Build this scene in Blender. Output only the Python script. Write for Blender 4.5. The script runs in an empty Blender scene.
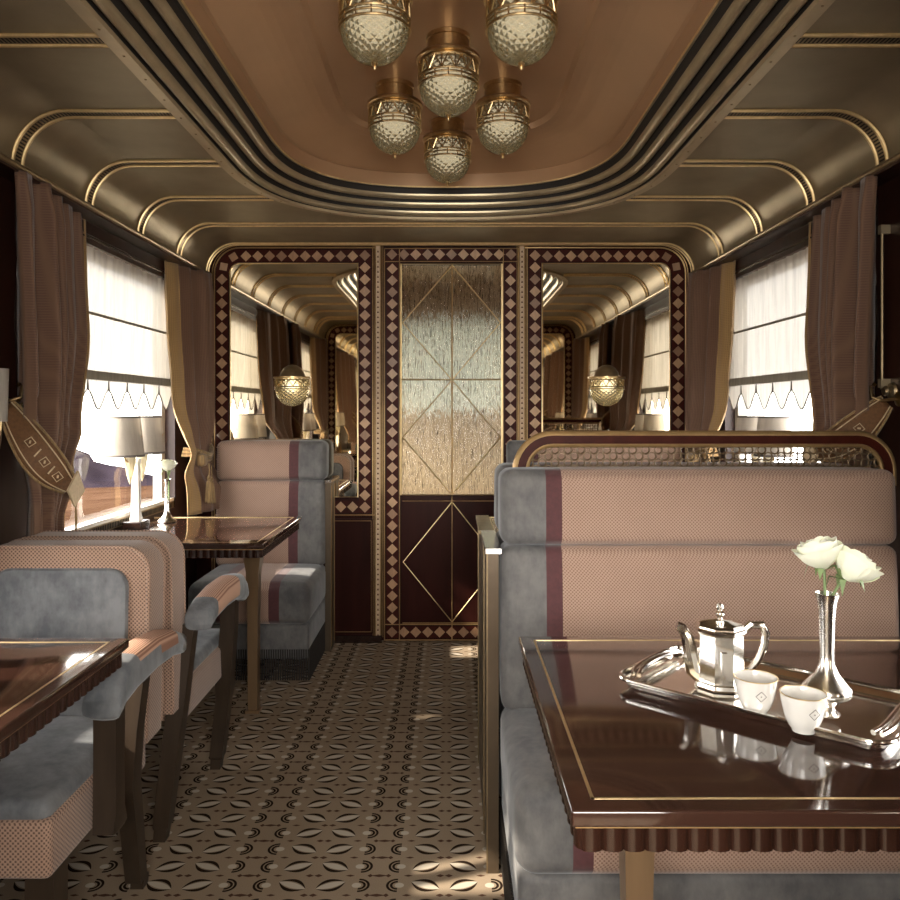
import bpy, math, random
from mathutils import Vector, Matrix
R = random.Random(7)
PI = math.pi
C = bpy.context.scene.collection
sc = bpy.context.scene

# ------------------------------------------------------------------ node helpers
def hexc(h):
    h = h.lstrip('#'); v = [int(h[i:i+2], 16)/255 for i in (0, 2, 4)]
    return tuple((c/12.92 if c <= .04045 else ((c+.055)/1.055)**2.4) for c in v)+(1,)

class E:                                    # tiny expression wrapper over math nodes
    nt = None
    def __init__(s, k): s.k = k
    @staticmethod
    def op(o, a, b=None, c=None):
        n = E.nt.nodes.new('ShaderNodeMath'); n.operation = o
        for i, v in enumerate((a, b, c)):
            if v is None: continue
            if isinstance(v, E): E.nt.links.new(v.k, n.inputs[i])
            else: n.inputs[i].default_value = v
        return E(n.outputs[0])
    def __add__(a, b): return E.op('ADD', a, b)
    def __radd__(a, b): return E.op('ADD', b, a)
    def __sub__(a, b): return E.op('SUBTRACT', a, b)
    def __rsub__(a, b): return E.op('SUBTRACT', b, a)
    def __mul__(a, b): return E.op('MULTIPLY', a, b)
    __rmul__ = __mul__
    def __truediv__(a, b): return E.op('DIVIDE', a, b)
    def __lt__(a, b): return E.op('LESS_THAN', a, b)
    def __gt__(a, b): return E.op('GREATER_THAN', a, b)
    def abs(a): return E.op('ABSOLUTE', a)
    def sqrt(a): return E.op('SQRT', a)
    def sin(a): return E.op('SINE', a)
    def mod(a, p): return E.op('FLOORED_MODULO', a, p)
    def max(a, b): return E.op('MAXIMUM', a, b)
    def min(a, b): return E.op('MINIMUM', a, b)

def newmat(name):
    m = bpy.data.materials.new(name); m.use_nodes = True
    nt = m.node_tree; b = nt.nodes['Principled BSDF']
    E.nt = nt
    return m, nt, b

def coords(nt):
    tc = nt.nodes.new('ShaderNodeTexCoord'); s = nt.nodes.new('ShaderNodeSeparateXYZ')
    nt.links.new(tc.outputs['Object'], s.inputs[0])
    return E(s.outputs[0]), E(s.outputs[1]), E(s.outputs[2]), tc.outputs['Object']

def noise(nt, vec, scale, detail=3, rough=.5, stretch=None):
    n = nt.nodes.new('ShaderNodeTexNoise')
    n.inputs['Scale'].default_value = scale; n.inputs['Detail'].default_value = detail
    n.inputs['Roughness'].default_value = rough
    if stretch:
        mp = nt.nodes.new('ShaderNodeMapping'); mp.inputs['Scale'].default_value = stretch
        nt.links.new(vec, mp.inputs[0]); vec = mp.outputs[0]
    nt.links.new(vec, n.inputs['Vector'])
    return E(n.outputs[0])

def ramp(nt, fac, stops):
    r = nt.nodes.new('ShaderNodeValToRGB'); e = r.color_ramp.elements
    while len(e) < len(stops): e.new(.5)
    for i, (p, c) in enumerate(stops): e[i].position = p; e[i].color = c
    nt.links.new(fac.k, r.inputs[0]); return r.outputs[0]

def mix(nt, fac, a, b):
    m = nt.nodes.new('ShaderNodeMix'); m.data_type = 'RGBA'
    for s, v in ((0, fac), (6, a), (7, b)):
        if isinstance(v, E): nt.links.new(v.k, m.inputs[s])
        elif isinstance(v, bpy.types.NodeSocket): nt.links.new(v, m.inputs[s])
        else: m.inputs[s].default_value = v
    return m.outputs[2]

def bump(nt, b, h, strength=.3, dist=.002):
    n = nt.nodes.new('ShaderNodeBump'); n.inputs['Strength'].default_value = strength
    n.inputs['Distance'].default_value = dist
    nt.links.new(h.k, n.inputs['Height']); nt.links.new(n.outputs[0], b.inputs['Normal'])
    return n

def plain(name, c, rough=.5, metal=0, var=.12, nscale=30, bmp=0, coat=0, sheen=0, ior=None, stretch=None):
    m, nt, b = newmat(name); x, y, z, v = coords(nt)
    c = hexc(c) if isinstance(c, str) else c
    n = noise(nt, v, nscale, 4, .6, stretch)
    lo = tuple(k*(1-var) for k in c[:3])+(1,); hi = tuple(min(1, k*(1+var)) for k in c[:3])+(1,)
    nt.links.new(ramp(nt, n, [(.3, lo), (.7, hi)]), b.inputs['Base Color'])
    b.inputs['Roughness'].default_value = rough; b.inputs['Metallic'].default_value = metal
    b.inputs['Coat Weight'].default_value = coat; b.inputs['Coat Roughness'].default_value = .06
    b.inputs['Sheen Weight'].default_value = sheen
    if ior: b.inputs['IOR'].default_value = ior
    if bmp: bump(nt, b, n, bmp, .003)
    return m

# ------------------------------------------------------------------ materials
M = {}
M['brass'] = plain('brass', '#bda278', .32, 1, .15, 60)
M['gold'] = plain('pale_gold', '#d8bf90', .35, .85, .1, 60)
M['bronze'] = plain('aged_bronze', '#8d7c60', .38, .8, .2, 25)
M['silver'] = plain('polished_silver', '#f2efe9', .13, 1, .03, 20)
M['silversoft'] = plain('satin_silver', '#f6f3ee', .22, 1, .03, 20)
M['chrome'] = plain('steel', '#b8b6b2', .2, 1, .05, 20)
M['black'] = plain('black_metal', '#17120f', .5, 0, .2, 30)
M['darkwood'] = plain('mahogany_wall', '#2e170f', .42, 0, .3, 14, 0, .04, stretch=(1, 1, .12))
M['panelwood'] = plain('plum_mahogany', '#2c130f', .3, 0, .25, 14, 0, .35, stretch=(1, 1, .1))
M['tablewood'] = plain('polished_walnut', '#35221b', .10, 0, .28, 10, 0, .8, stretch=(.12, 1.5, 1))
M['apronwood'] = plain('carved_walnut', '#28160f', .25, 0, .25, 10, 0, .4, stretch=(1, 1, .2))
M['legwood'] = plain('bronzed_leg', '#7a6248', .3, .35, .15, 14, stretch=(1, 1, .1))
M['chairwood'] = plain('dark_oak_leg', '#352a20', .4, 0, .3, 20, .1, .1, stretch=(1, 1, .1))
M['maroon'] = plain('maroon_webbing', '#4a2527', .8, 0, .15, 80, .1, 0, .3)
M['inlaydark'] = plain('inlay_ground', '#3a140c', .45, 0, .25, 20, 0, .05)
for i, h in enumerate(('#a47f60', '#8c6a50', '#b38f6c')):
    M['inlay%d' % i] = plain('maple_diamond_%s' % 'abc'[i], h, .35, 0, .15, 60, 0, .3, stretch=(1, 1, .3))
for k_ in ('inlaydark', 'panelwood'):
    b_ = M[k_].node_tree.nodes['Principled BSDF']; b_.inputs['Specular IOR Level'].default_value = .12; b_.inputs['Coat Weight'].default_value = .0
M['inlaylight'] = plain('pale_inlay', '#c3a888', .4, 0, .1, 40, 0, .3)
M['trimgold'] = plain('bronzed_bead', '#a98b5f', .35, .6, .12, 40)
M['copper'] = plain('copper_lacquer', '#ad8a69', .36, .3, .05, 3)
M['white'] = plain('white_porcelain', '#d8d5cf', .12, 0, .02, 10, 0, .6)
M['marble'] = plain('white_stone', '#e4ded6', .35, 0, .05, 20)
M['green'] = plain('stem_green', '#6c8250', .5, 0, .2, 40)
M['rose'] = plain('white_rose', '#eef0dc', .6, 0, .04, 20)
M['rose'].node_tree.nodes['Principled BSDF'].inputs['Subsurface Weight'].default_value = .15
M['rose'].node_tree.nodes['Principled BSDF'].inputs['Subsurface Radius'].default_value = (.02, .02, .01)
M['emblem'] = plain('dark_print', '#4c443c', .5)
M['lattice'] = plain('cane_bronze', '#6f5c44', .5, .4, .15, 30)
M['tassel'] = plain('gold_tassel', '#8f744c', .8, 0, .4, 160, .4, 0, .3, stretch=(1, 1, .05))
M['whiteframe'] = plain('painted_frame', '#9a9790', .4, 0, .05, 20)
M['greyband'] = plain('grey_binding', '#68615c', .8, 0, .1, 80)
M['mount'] = plain('mountain_rock', (.0125, .0098, .0135, 1), .95, 0, .5, .05, 0); M['mount'].node_tree.nodes['Principled BSDF'].inputs['Specular IOR Level'].default_value = 0
M['endpanel'] = plain('brown_bronze_panel', '#5a4d3e', .35, .5, .12, 8)
M['vestibule'] = plain('vestibule_wall', '#b3a38c', .6, 0, .06, 6)

def velvet(name, lo, hi):
    m, nt, b = newmat(name); x, y, z, v = coords(nt)
    n = noise(nt, v, 9, 6, .62) * .7 + noise(nt, v, 45, 4, .6, (1, 1, .4)) * .3
    nt.links.new(ramp(nt, n, [(.38, hexc(lo)), (.62, hexc(hi))]), b.inputs['Base Color'])
    b.inputs['Roughness'].default_value = .75
    b.inputs['Sheen Weight'].default_value = .4; b.inputs['Sheen Roughness'].default_value = .4
    b.inputs['Sheen Tint'].default_value = hexc('#c8ccd0')
    bump(nt, b, n, .35, .004)
    return m
M['velvet'] = velvet('grey_velvet', '#4c4b4c', '#6b6967')
M['bluevelvet'] = velvet('blue_grey_velvet', '#505357', '#77797b')

def woven(name, c1, c2, per=.0085):
    m, nt, b = newmat(name); x, y, z, v = coords(nt)
    k = 2*PI/per
    tn = nt.nodes.new('ShaderNodeTexCoord'); sn = nt.nodes.new('ShaderNodeSeparateXYZ'); nt.links.new(tn.outputs['Normal'], sn.inputs[0])
    up = E(sn.outputs[2]).abs() > .75
    side = ((x+y)*k).sin() * (z*k).sin(); flat = (x*k).sin() * (y*k).sin()
    s = side+(flat-side)*up
    n = noise(nt, v, 12, 3)
    s2 = s*.5+.5
    col = ramp(nt, s2, [(.2, hexc(c2)), (.55, hexc(c1))])
    nt.links.new(mix(nt, n*.25, col, hexc(c2)), b.inputs['Base Color'])
    b.inputs['Roughness'].default_value = .85; b.inputs['Sheen Weight'].default_value = .25
    bump(nt, b, s2, .4, .0015)
    return m
M['pink'] = woven('rose_weave', '#a88d7c', '#795b4a', .0095)
M['pinkdark'] = woven('chair_weave', '#a88a76', '#5d4539', .0105)

def rib_fabric():
    m, nt, b = newmat('ribbed_arm_cloth'); x, y, z, v = coords(nt)
    s = (x*(2*PI/.006)).sin()*.5+.5
    nt.links.new(ramp(nt, s, [(.2, hexc('#8a6350')), (.7, hexc('#bd967e'))]), b.inputs['Base Color'])
    b.inputs['Roughness'].default_value = .85; bump(nt, b, s, .5, .0015)
    return m
M['rib'] = rib_fabric()

def curtain_mat(name, c1, c2):
    m, nt, b = newmat(name); x, y, z, v = coords(nt)
    k = 2*PI/.0085
    s = (((y)*k).sin().max((z*k).sin()))*.5+.5
    n = noise(nt, v, 300, 2)
    nt.links.new(ramp(nt, s*.8+n*.2, [(.35, hexc(c1)), (.9, hexc(c2))]), b.inputs['Base Color'])
    b.inputs['Roughness'].default_value = .7; b.inputs['Sheen Weight'].default_value = .3
    tr = nt.nodes.new('ShaderNodeBsdfTranslucent'); tr.inputs[0].default_value = hexc('#8a6a48')
    mx = nt.nodes.new('ShaderNodeMixShader'); mx.inputs[0].default_value = .12
    nt.links.new(b.outputs[0], mx.inputs[1]); nt.links.new(tr.outputs[0], mx.inputs[2])
    nt.links.new(mx.outputs[0], nt.nodes['Material Output'].inputs[0])
    return m
M['curtain'] = curtain_mat('brown_check_curtain', '#67493a', '#7b5c46')
M['lining'] = curtain_mat('golden_curtain_edge', '#9c7b52', '#b6945f')  # warm sun on the curtain edges, painted as a lighter gold cloth
M['tieband'] = plain('tie_band', '#6d4c2e', .7, 0, .2, 120, .3)
M['tielight'] = plain('tie_embroidery', '#cdb795', .6, 0, .1, 120)

def sheer(name, col, trans, amount, streak=True):
    m, nt, b = newmat(name); x, y, z, v = coords(nt)
    d = nt.nodes.new('ShaderNodeBsdfDiffuse'); t = nt.nodes.new('ShaderNodeBsdfTranslucent'); tp = nt.nodes.new('ShaderNodeBsdfTransparent')
    n = noise(nt, v, 14, 4, .6, (1, 3, .25))
    c = ramp(nt, n, [(.35, tuple(k*.82 for k in hexc(col)[:3])+(1,)), (.6, hexc(col))])
    nt.links.new(c, d.inputs[0]); nt.links.new(c, t.inputs[0])
    m1 = nt.nodes.new('ShaderNodeMixShader'); m1.inputs[0].default_value = trans
    nt.links.new(d.outputs[0], m1.inputs[1]); nt.links.new(t.outputs[0], m1.inputs[2])
    m2 = nt.nodes.new('ShaderNodeMixShader'); m2.inputs[0].default_value = amount
    nt.links.new(m1.outputs[0], m2.inputs[1]); nt.links.new(tp.outputs[0], m2.inputs[2])
    nt.links.new(m2.outputs[0], nt.nodes['Material Output'].inputs[0]); nt.nodes.remove(b)
    return m
M['blind'] = sheer('sheer_blind', '#d6d1c6', .13, .03)
M['frost'] = sheer('frosted_film', '#e4ece8', .22, .02)
M['lace'] = sheer('lace_edge', '#dcd7cc', .14, .03)
M['band'] = sheer('blind_batten', '#a8a294', .3, 0)
M['shade'] = sheer('lampshade_linen', '#c9c1b5', .45, 0)
M['leafglass'] = sheer('cream_glass', '#d8ceb0', .4, .1)

def glass_pane(name, tint=(1, 1, 1, 1), gl=.04):
    m, nt, b = newmat(name)
    g = nt.nodes.new('ShaderNodeBsdfGlossy'); g.inputs['Roughness'].default_value = .02
    t = nt.nodes.new('ShaderNodeBsdfTransparent'); t.inputs[0].default_value = tint
    lw = nt.nodes.new('ShaderNodeLayerWeight'); f = E.op('POWER', E(lw.outputs['Facing']), 5.0)*.9+.04
    mx = nt.nodes.new('ShaderNodeMixShader')
    lw.inputs[0].default_value = .5; nt.links.new(f.k, mx.inputs[0]); nt.links.new(t.outputs[0], mx.inputs[1]); nt.links.new(g.outputs[0], mx.inputs[2])
    nt.links.new(mx.outputs[0], nt.nodes['Material Output'].inputs[0]); nt.nodes.remove(b)
    return m
M['pane'] = glass_pane('window_glass')

def mirror_mat():
    m, nt, b = newmat('antique_mirror'); x, y, z, v = coords(nt)
    n = noise(nt, v, 60, 6, .75); n2 = noise(nt, v, 3, 2)
    f = (n*.8+n2*.2)
    nt.links.new(ramp(nt, f, [(.66, hexc('#eee3cd')), (.74, hexc('#a08a68'))]), b.inputs['Base Color'])
    b.inputs['Metallic'].default_value = 1; b.inputs['Roughness'].default_value = .02
    return m
M['mirror'] = mirror_mat()

def reeded():
    m, nt, b = newmat('rippled_glass'); x, y, z, v = coords(nt)
    n = noise(nt, v, 30, 3, .55, (2.2, 1, .13)); n2 = noise(nt, v, 120, 2, .5, (1.2, 1, .12))
    b.inputs['Base Color'].default_value = hexc('#efe8d8')
    b.inputs['Transmission Weight'].default_value = 1; b.inputs['Roughness'].default_value = .06
    b.inputs['IOR'].default_value = 1.4
    bump(nt, b, n*.8+n2*.2, 1, .035)
    return m
M['ripple'] = reeded()

def cutglass():
    m, nt, b = newmat('cut_glass'); tc = nt.nodes.new('ShaderNodeTexCoord')
    sp = nt.nodes.new('ShaderNodeSeparateXYZ'); nt.links.new(tc.outputs['Object'], sp.inputs[0])
    x, y, z = (E(sp.outputs[i]) for i in range(3))
    a = E.op('ARCTAN2', y, x)
    p = (a*20 + z*330).sin(); q = (a*20 - z*330).sin()
    h = p.max(q)
    b.inputs['Base Color'].default_value = hexc('#b3ae92'); b.inputs['Roughness'].default_value = .12
    b.inputs['Transmission Weight'].default_value = .55; b.inputs['IOR'].default_value = 1.3
    bump(nt, b, h, 1, .006)
    e = nt.nodes.new('ShaderNodeBsdfTransparent'); e.inputs[0].default_value = hexc('#e8dfc0')
    mx = nt.nodes.new('ShaderNodeMixShader'); mx.inputs[0].default_value = .3
    nt.links.new(b.outputs[0], mx.inputs[1]); nt.links.new(e.outputs[0], mx.inputs[2])
    nt.links.new(mx.outputs[0], nt.nodes['Material Output'].inputs[0])
    return m
M['cutglass'] = cutglass()

def ceiling_mat():
    m, nt, b = newmat('perforated_bronze_sheet'); x, y, z, v = coords(nt)
    k = 2*PI/.009
    s = (x*k).sin()*(y*k).sin()*.5+.5
    n = noise(nt, v, 5, 4)
    nt.links.new(ramp(nt, n, [(.3, hexc('#82765f')), (.7, hexc('#978a71'))]), b.inputs['Base Color'])
    b.inputs['Metallic'].default_value = .68; b.inputs['Roughness'].default_value = .47
    bump(nt, b, s, .15, .001)
    return m
M['ceiling'] = ceiling_mat()
M['moulding'] = plain('bronze_moulding', '#a3957a', .34, .6, .12, 12)
M['mouldlight'] = plain('pale_bronze_trim', '#b3a284', .4, .6, .08, 12)
M['groove'] = plain('shadow_gap', '#1d1711', .7, 0, .1, 12)  # near-black brown for gaps, slots, fringe and backing

def carpet_mat():
    m, nt, b = newmat('patterned_carpet'); x, y, z, v = coords(nt)
    P = .36
    a = ((x+.015+P/2+3.6).mod(P) - P/2).abs()            # 0 at a pair centre
    bb = ((y+.02).mod(.176)-.088).abs()
    def leaf(cx, cy, ang, L):
        p = a-cx; q = bb-cy; c, s = math.cos(ang), math.sin(ang)
        u = p*c+q*s; w = (q*c-p*s).abs()
        t = (1-(u/L)*(u/L)).max(.001)
        return w/t, (u.abs() < L)
    f, ins = leaf(.052, .044, -.40, .042)
    light = (f < .0115)*ins*(f*0+1)
    dark = (f > .0155)*(f < .0275)*ins
    dx = a-.128; dy = bb-.044; r = (dx*dx+dy*dy).sqrt()
    dx2 = a-.122; r2 = (dx2*dx2+dy*dy*1.3).sqrt()
    dot = r2 < .0125
    arc = ((r > .0125)*(r < .0195)).max((r > .023)*(r < .030))*(dx > -.001)
    # small brown diamonds and triangles on the cross lines
    e = (.088-bb).min(bb)
    tri = ((e*1.4 + (a-.18).abs()*.35) < .009).max((e+((a-.155).abs())) < .008)
    tri = tri.max((e+(a-.012).abs()*.6) < .007).max((e*1.3+(a-.1).abs()*.5) < .0065)
    nn = noise(nt, v, 500, 2, .6); nb = noise(nt, v, 3, 2)
    base = ramp(nt, nn*.7+nb*.3, [(.3, hexc('#82725f')), (.7, hexc('#9d8c78'))])
    c = mix(nt, tri*.9, base, hexc('#43271c'))
    c = mix(nt, dark.max(arc), c, hexc('#251a13'))
    c = mix(nt, light.max(dot), c, hexc('#b5ab9c'))
    # beige centres streak inside leaves
    nt.links.new(c, b.inputs['Base Color'])
    b.inputs['Roughness'].default_value = 1; b.inputs['Specular IOR Level'].default_value = .05
    bump(nt, b, nn, .3, .002)
    return m
M['carpet'] = carpet_mat()

def sand():
    m, nt, b = newmat('desert_sand'); x, y, z, v = coords(nt)
    n = noise(nt, v, .25, 8, .7, (1, .35, 1)); n2 = noise(nt, v, .03, 4)
    nt.links.new(ramp(nt, n*.6+n2*.4, [(.38, (.017, .0085, .005, 1)), (.5, (.036, .0195, .0115, 1)), (.62, (.05, .029, .018, 1))]), b.inputs['Base Color'])
    b.inputs['Roughness'].default_value = .95; b.inputs['Specular IOR Level'].default_value = 0
    return m
M['sand'] = sand()

# ------------------------------------------------------------------ mesh builder
class MB:
    def __init__(s): s.v = []; s.f = []; s.m = []; s.mats = []
    def mi(s, mat):
        if mat not in s.mats: s.mats.append(mat)
        return s.mats.index(mat)
    def add(s, vs, fs, mat):
        o = len(s.v); s.v += [Vector(p) for p in vs]; k = s.mi(mat)
        for f in fs: s.f.append([i+o for i in f]); s.m.append(k)
    def box(s, x0, x1, y0, y1, z0, z1, mat):
        vs = [(x, y, z) for x in (x0, x1) for y in (y0, y1) for z in (z0, z1)]
        s.add(vs, [(0, 1, 3, 2), (4, 6, 7, 5), (0, 4, 5, 1), (2, 3, 7, 6), (0, 2, 6, 4), (1, 5, 7, 3)], mat)
    def tube(s, pts, r, mat, n=8, closed=False, caps=True):
        pts = [Vector(p) for p in pts]; N = len(pts)
        rr = r if isinstance(r, (list, tuple)) else [r]*N
        vs = []; up = None
        for i, p in enumerate(pts):
            a = pts[(i-1) % N] if (closed or i > 0) else p
            b = pts[(i+1) % N] if (closed or i < N-1) else p
            t = (b-a).normalized()
            if up is None:
                up = t.orthogonal().normalized()
                if abs(t.z) < .9: up = t.cross(Vector((0, 0, 1))).normalized()
            up = (up - t*up.dot(t)).normalized(); w = t.cross(up)
            for k in range(n):
                q = 2*PI*k/n; vs.append(p+up*math.cos(q)*rr[i]+w*math.sin(q)*rr[i])
        fs = []
        for i in range(N if closed else N-1):
            for k in range(n):
                j = (i+1) % N
                fs.append((i*n+k, i*n+(k+1) % n, j*n+(k+1) % n, j*n+k))
        if caps and not closed: fs += [tuple(range(n))[::-1], tuple((N-1)*n+k for k in range(n))]
        s.add(vs, fs, mat)
    def bar(s, a, b, w, h, mat, up=(0, 0, 1)):
        a, b = Vector(a), Vector(b); t = (b-a).normalized(); u = Vector(up)
        x = t.cross(u).normalized(); u = x.cross(t)
        vs = [p+x*i*w/2+u*j*h/2 for p in (a, b) for i in (-1, 1) for j in (-1, 1)]
        s.add(vs, [(0, 1, 3, 2), (4, 6, 7, 5), (0, 4, 5, 1), (2, 3, 7, 6), (0, 2, 6, 4), (1, 5, 7, 3)], mat)
    def lathe(s, prof, mat, c=(0, 0, 0), n=24, rot0=0, a0=0, a1=2*PI):
        vs = []; full = abs(a1-a0-2*PI) < 1e-6; cols = n if full else n+1
        for r, z in prof:
            for k in range(cols):
                q = rot0+a0+(a1-a0)*k/n; vs.append((c[0]+r*math.cos(q), c[1]+r*math.sin(q), c[2]+z))
        fs = []
        for i in range(len(prof)-1):
            for k in range(n):
                k2 = (k+1) % cols
                fs.append((i*cols+k, i*cols+k2, (i+1)*cols+k2, (i+1)*cols+k))
        s.add(vs, fs, mat)
    def prism(s, poly, y0, y1, mat, axis='y'):                # poly in (x,z), extruded along y (or axis)
        n = len(poly)
        def P(a, b, t): return {'y': (a, t, b), 'z': (a, b, t), 'x': (t, a, b)}[axis]
        vs = [P(a, b, y0) for a, b in poly]+[P(a, b, y1) for a, b in poly]
        fs = [tuple(range(n)), tuple(range(2*n-1, n-1, -1))]
        fs += [(i, (i+1) % n, n+(i+1) % n, n+i) for i in range(n)]
        s.add(vs, fs, mat)
    def rbox(s, lo, hi, r, mat, puff=(0, 0, 0, 0, 0, 0), n=(10, 6, 8), xbands=None, zbands=None, fn=None):
        """soft box: rounded edges of radius r; puff on -x,+x,-y,+y,-z,+z; xbands [(x,mat)...] colour by x"""
        lo, hi = Vector(lo), Vector(hi)
        def lines(a, b, k, ext=()):
            L = [a, a+r*.3, a+r*.65, a+r] + [a+r+(b-a-2*r)*i/k for i in range(1, k)] + [b-r, b-r*.65, b-r*.3, b] + list(ext)
            L = sorted(q for q in L if a-1e-9 <= q <= b+1e-9); out = [L[0]]
            for q in L[1:]:
                if q-out[-1] > 1e-4: out.append(q)
            return out
        X = lines(lo.x, hi.x, n[0], [b[0] for b in xbands] if xbands else ())
        Y = lines(lo.y, hi.y, n[1]); Z = lines(lo.z, hi.z, n[2])
        G = (X, Y, Z); idx = {}; vs = []
        def vert(i, j, k):
            key = (i, j, k)
            if key in idx: return idx[key]
            p = Vector((X[i], Y[j], Z[k]))
            q = Vector([min(max(p[a], lo[a]+r), hi[a]-r) for a in range(3)])
            d = p-q
            if d.length > 1e-9: p2 = q+d.normalized()*min(r, max(abs(c) for c in d) if True else r)
            else: p2 = p
            u = [(p[a]-lo[a])/(hi[a]-lo[a])*2-1 for a in range(3)]
            dome = [1-abs(t)**4 for t in u]
            if i == 0: p2.x -= puff[0]*dome[1]*dome[2]
            if i == len(X)-1: p2.x += puff[1]*dome[1]*dome[2]
            if j == 0: p2.y -= puff[2]*dome[0]*dome[2]
            if j == len(Y)-1: p2.y += puff[3]*dome[0]*dome[2]
            if k == 0: p2.z -= puff[4]*dome[0]*dome[1]
            if k == len(Z)-1: p2.z += puff[5]*dome[0]*dome[1]
            if fn: p2 = fn(p2)
            idx[key] = len(vs); vs.append(p2); return idx[key]
        faces = []
        nx, ny, nz = len(X)-1, len(Y)-1, len(Z)-1
        for i in range(nx):
            for j in range(ny):
                xm = (X[i]+X[i+1])/2
                faces.append(([vert(i, j, 0), vert(i, j+1, 0), vert(i+1, j+1, 0), vert(i+1, j, 0)], xm))
                faces.append(([vert(i, j, nz), vert(i+1, j, nz), vert(i+1, j+1, nz), vert(i, j+1, nz)], xm))
        for i in range(nx):
            for k in range(nz):
                xm = (X[i]+X[i+1])/2
                faces.append(([vert(i, 0, k), vert(i+1, 0, k), vert(i+1, 0, k+1), vert(i, 0, k+1)], xm))
                faces.append(([vert(i, ny, k), vert(i, ny, k+1), vert(i+1, ny, k+1), vert(i+1, ny, k)], xm))
        for j in range(ny):
            for k in range(nz):
                faces.append(([vert(0, j, k), vert(0, j, k+1), vert(0, j+1, k+1), vert(0, j+1, k)], X[0]))
                faces.append(([vert(nx, j, k), vert(nx, j+1, k), vert(nx, j+1, k+1), vert(nx, j, k+1)], X[-1]))
        o = len(s.v); s.v += vs
        for f, xm in faces:
            mt = mat
            if xbands:
                for bx, bm in xbands:
                    if xm < bx: mt = bm; break
            s.f.append([q+o for q in f]); s.m.append(s.mi(mt))
    def build(s, name, parent=None, loc=None, sharp=35, smooth=True):
        me = bpy.data.meshes.new(name)
        base = Vector((0, 0, 0))
        if loc is not None: base = Vector(loc)
        me.from_pydata([v-base for v in s.v], [], s.f)
        for mt in s.mats: me.materials.append(M[mt])
        me.polygons.foreach_set('material_index', s.m)
        import bmesh
        bm = bmesh.new(); bm.from_mesh(me); bmesh.ops.recalc_face_normals(bm, faces=bm.faces); bm.to_mesh(me); bm.free()
        if smooth:
            me.polygons.foreach_set('use_smooth', [True]*len(me.polygons)); me.set_sharp_from_angle(angle=math.radians(sharp))
        o = bpy.data.objects.new(name, me); C.objects.link(o)
        if parent is not None: o.parent = parent
        elif loc is not None: o.location = base
        return o

def thing(name, label, cat, loc=(0, 0, 0), rz=0, group=None):
    o = bpy.data.objects.new(name, None); C.objects.link(o); o.empty_display_size = .05
    o.location = loc; o.rotation_euler = (0, 0, rz); o['label'] = label; o['category'] = cat
    if group: o['group'] = group
    return o
def tag(o, label, cat, group=None):
    o['label'] = label; o['category'] = cat
    if group: o['group'] = group
    return o
def struct(o): o['kind'] = 'structure'; return o
def kids(o): return [c for c in bpy.data.objects if c.parent == o]
def dup(root, loc, rz=None, label=None, group=None, scale=None):
    def cp(o, par):
        c = o.copy(); C.objects.link(c)
        if par is not None: c.parent = par
        for ch in kids(o): cp(ch, c)
        return c
    r = cp(root, None); r.location = loc
    if rz is not None: r.rotation_euler = (0, 0, rz)
    if label: r['label'] = label
    if group: r['group'] = group
    if scale: r.scale = scale
    return r

def arc(cx, cz, r, a0, a1, n=8):
    return [(cx+r*math.cos(math.radians(a0+(a1-a0)*i/n)), cz+r*math.sin(math.radians(a0+(a1-a0)*i/n))) for i in range(n+1)]

# ------------------------------------------------------------------ dimensions
YW, YN = 4.365, .33                     # end wall with the door, near end wall
XW = 1.40; ZC = 2.20; ZL = 2.036         # side walls, ceiling, cornice lip
YB, YF = -1.6, 5.9                      # vestibules
WINS = [(.70, 1.86), (2.84, 4.02)]
XG = 1.465                              # glass plane

# floor
b = MB(); b.box(-1.6, 1.6, YB, YF, -.06, 0, 'carpet'); struct(b.build('floor'))

# side walls with window bays
ZS, ZT = .79, 1.93
def side_wall(sg, name):
    b = MB()
    def bx(x0, x1, y0, y1, z0, z1, m):
        a, c = sorted((sg*x0, sg*x1)); b.box(a, c, y0, y1, z0, z1, m)
    spans = [(YB, WINS[0][0])]+[(WINS[0][1], WINS[1][0])]+[(WINS[1][1], YF)]
    for y0, y1 in spans:
        if y0 == YB:
            bx(XW, 1.5, -.35, y1, 0, ZC+.1, 'darkwood'); bx(XW, 1.5, YB, -1.25, 0, ZC+.1, 'vestibule')
            bx(XW, 1.5, -1.25, -.35, 0, .8, 'vestibule'); bx(XW, 1.5, -1.25, -.35, 1.9, ZC+.1, 'vestibule')
        elif y1 == YF:
            bx(XW, 1.5, y0, YW+.07, 0, ZC+.1, 'darkwood')
            bx(XW, 1.5, YW+.07, 4.75, 0, ZC+.1, 'vestibule'); bx(XW, 1.5, 5.5, YF, 0, ZC+.1, 'vestibule')
            bx(XW, 1.5, 4.75, 5.5, 0, .9, 'vestibule'); bx(XW, 1.5, 4.75, 5.5, 1.95, ZC+.1, 'vestibule')
        else: bx(XW, 1.5, y0, y1, 0, ZC+.1, 'darkwood')
    for y0, y1 in WINS:
        bx(XW, 1.5, y0, y1, 0, ZS, 'darkwood'); bx(XW, 1.5, y0, y1, ZT, ZC+.1, 'darkwood')
    # recessed panel moulding on the header above each bay
    for y0, y1 in WINS:
        for z in (1.95, 2.015):
            bx(XW-.004, XW, y0, y1, z, z+.006, 'apronwood')
        bx(XW-.003, XW, y0+.02, y1-.02, 1.965, 2.008, 'panelwood')
    # stiles between the bays
    for y0, y1 in ((WINS[0][1]+.1, WINS[1][0]-.1),):
        for yy in (y0, y1): bx(XW-.006, XW, yy-.006, yy+.006, 0, ZL, 'apronwood')
    return struct(b.build(name))
side_wall(-1, 'wall_left'); side_wall(1, 'wall_right')

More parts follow.
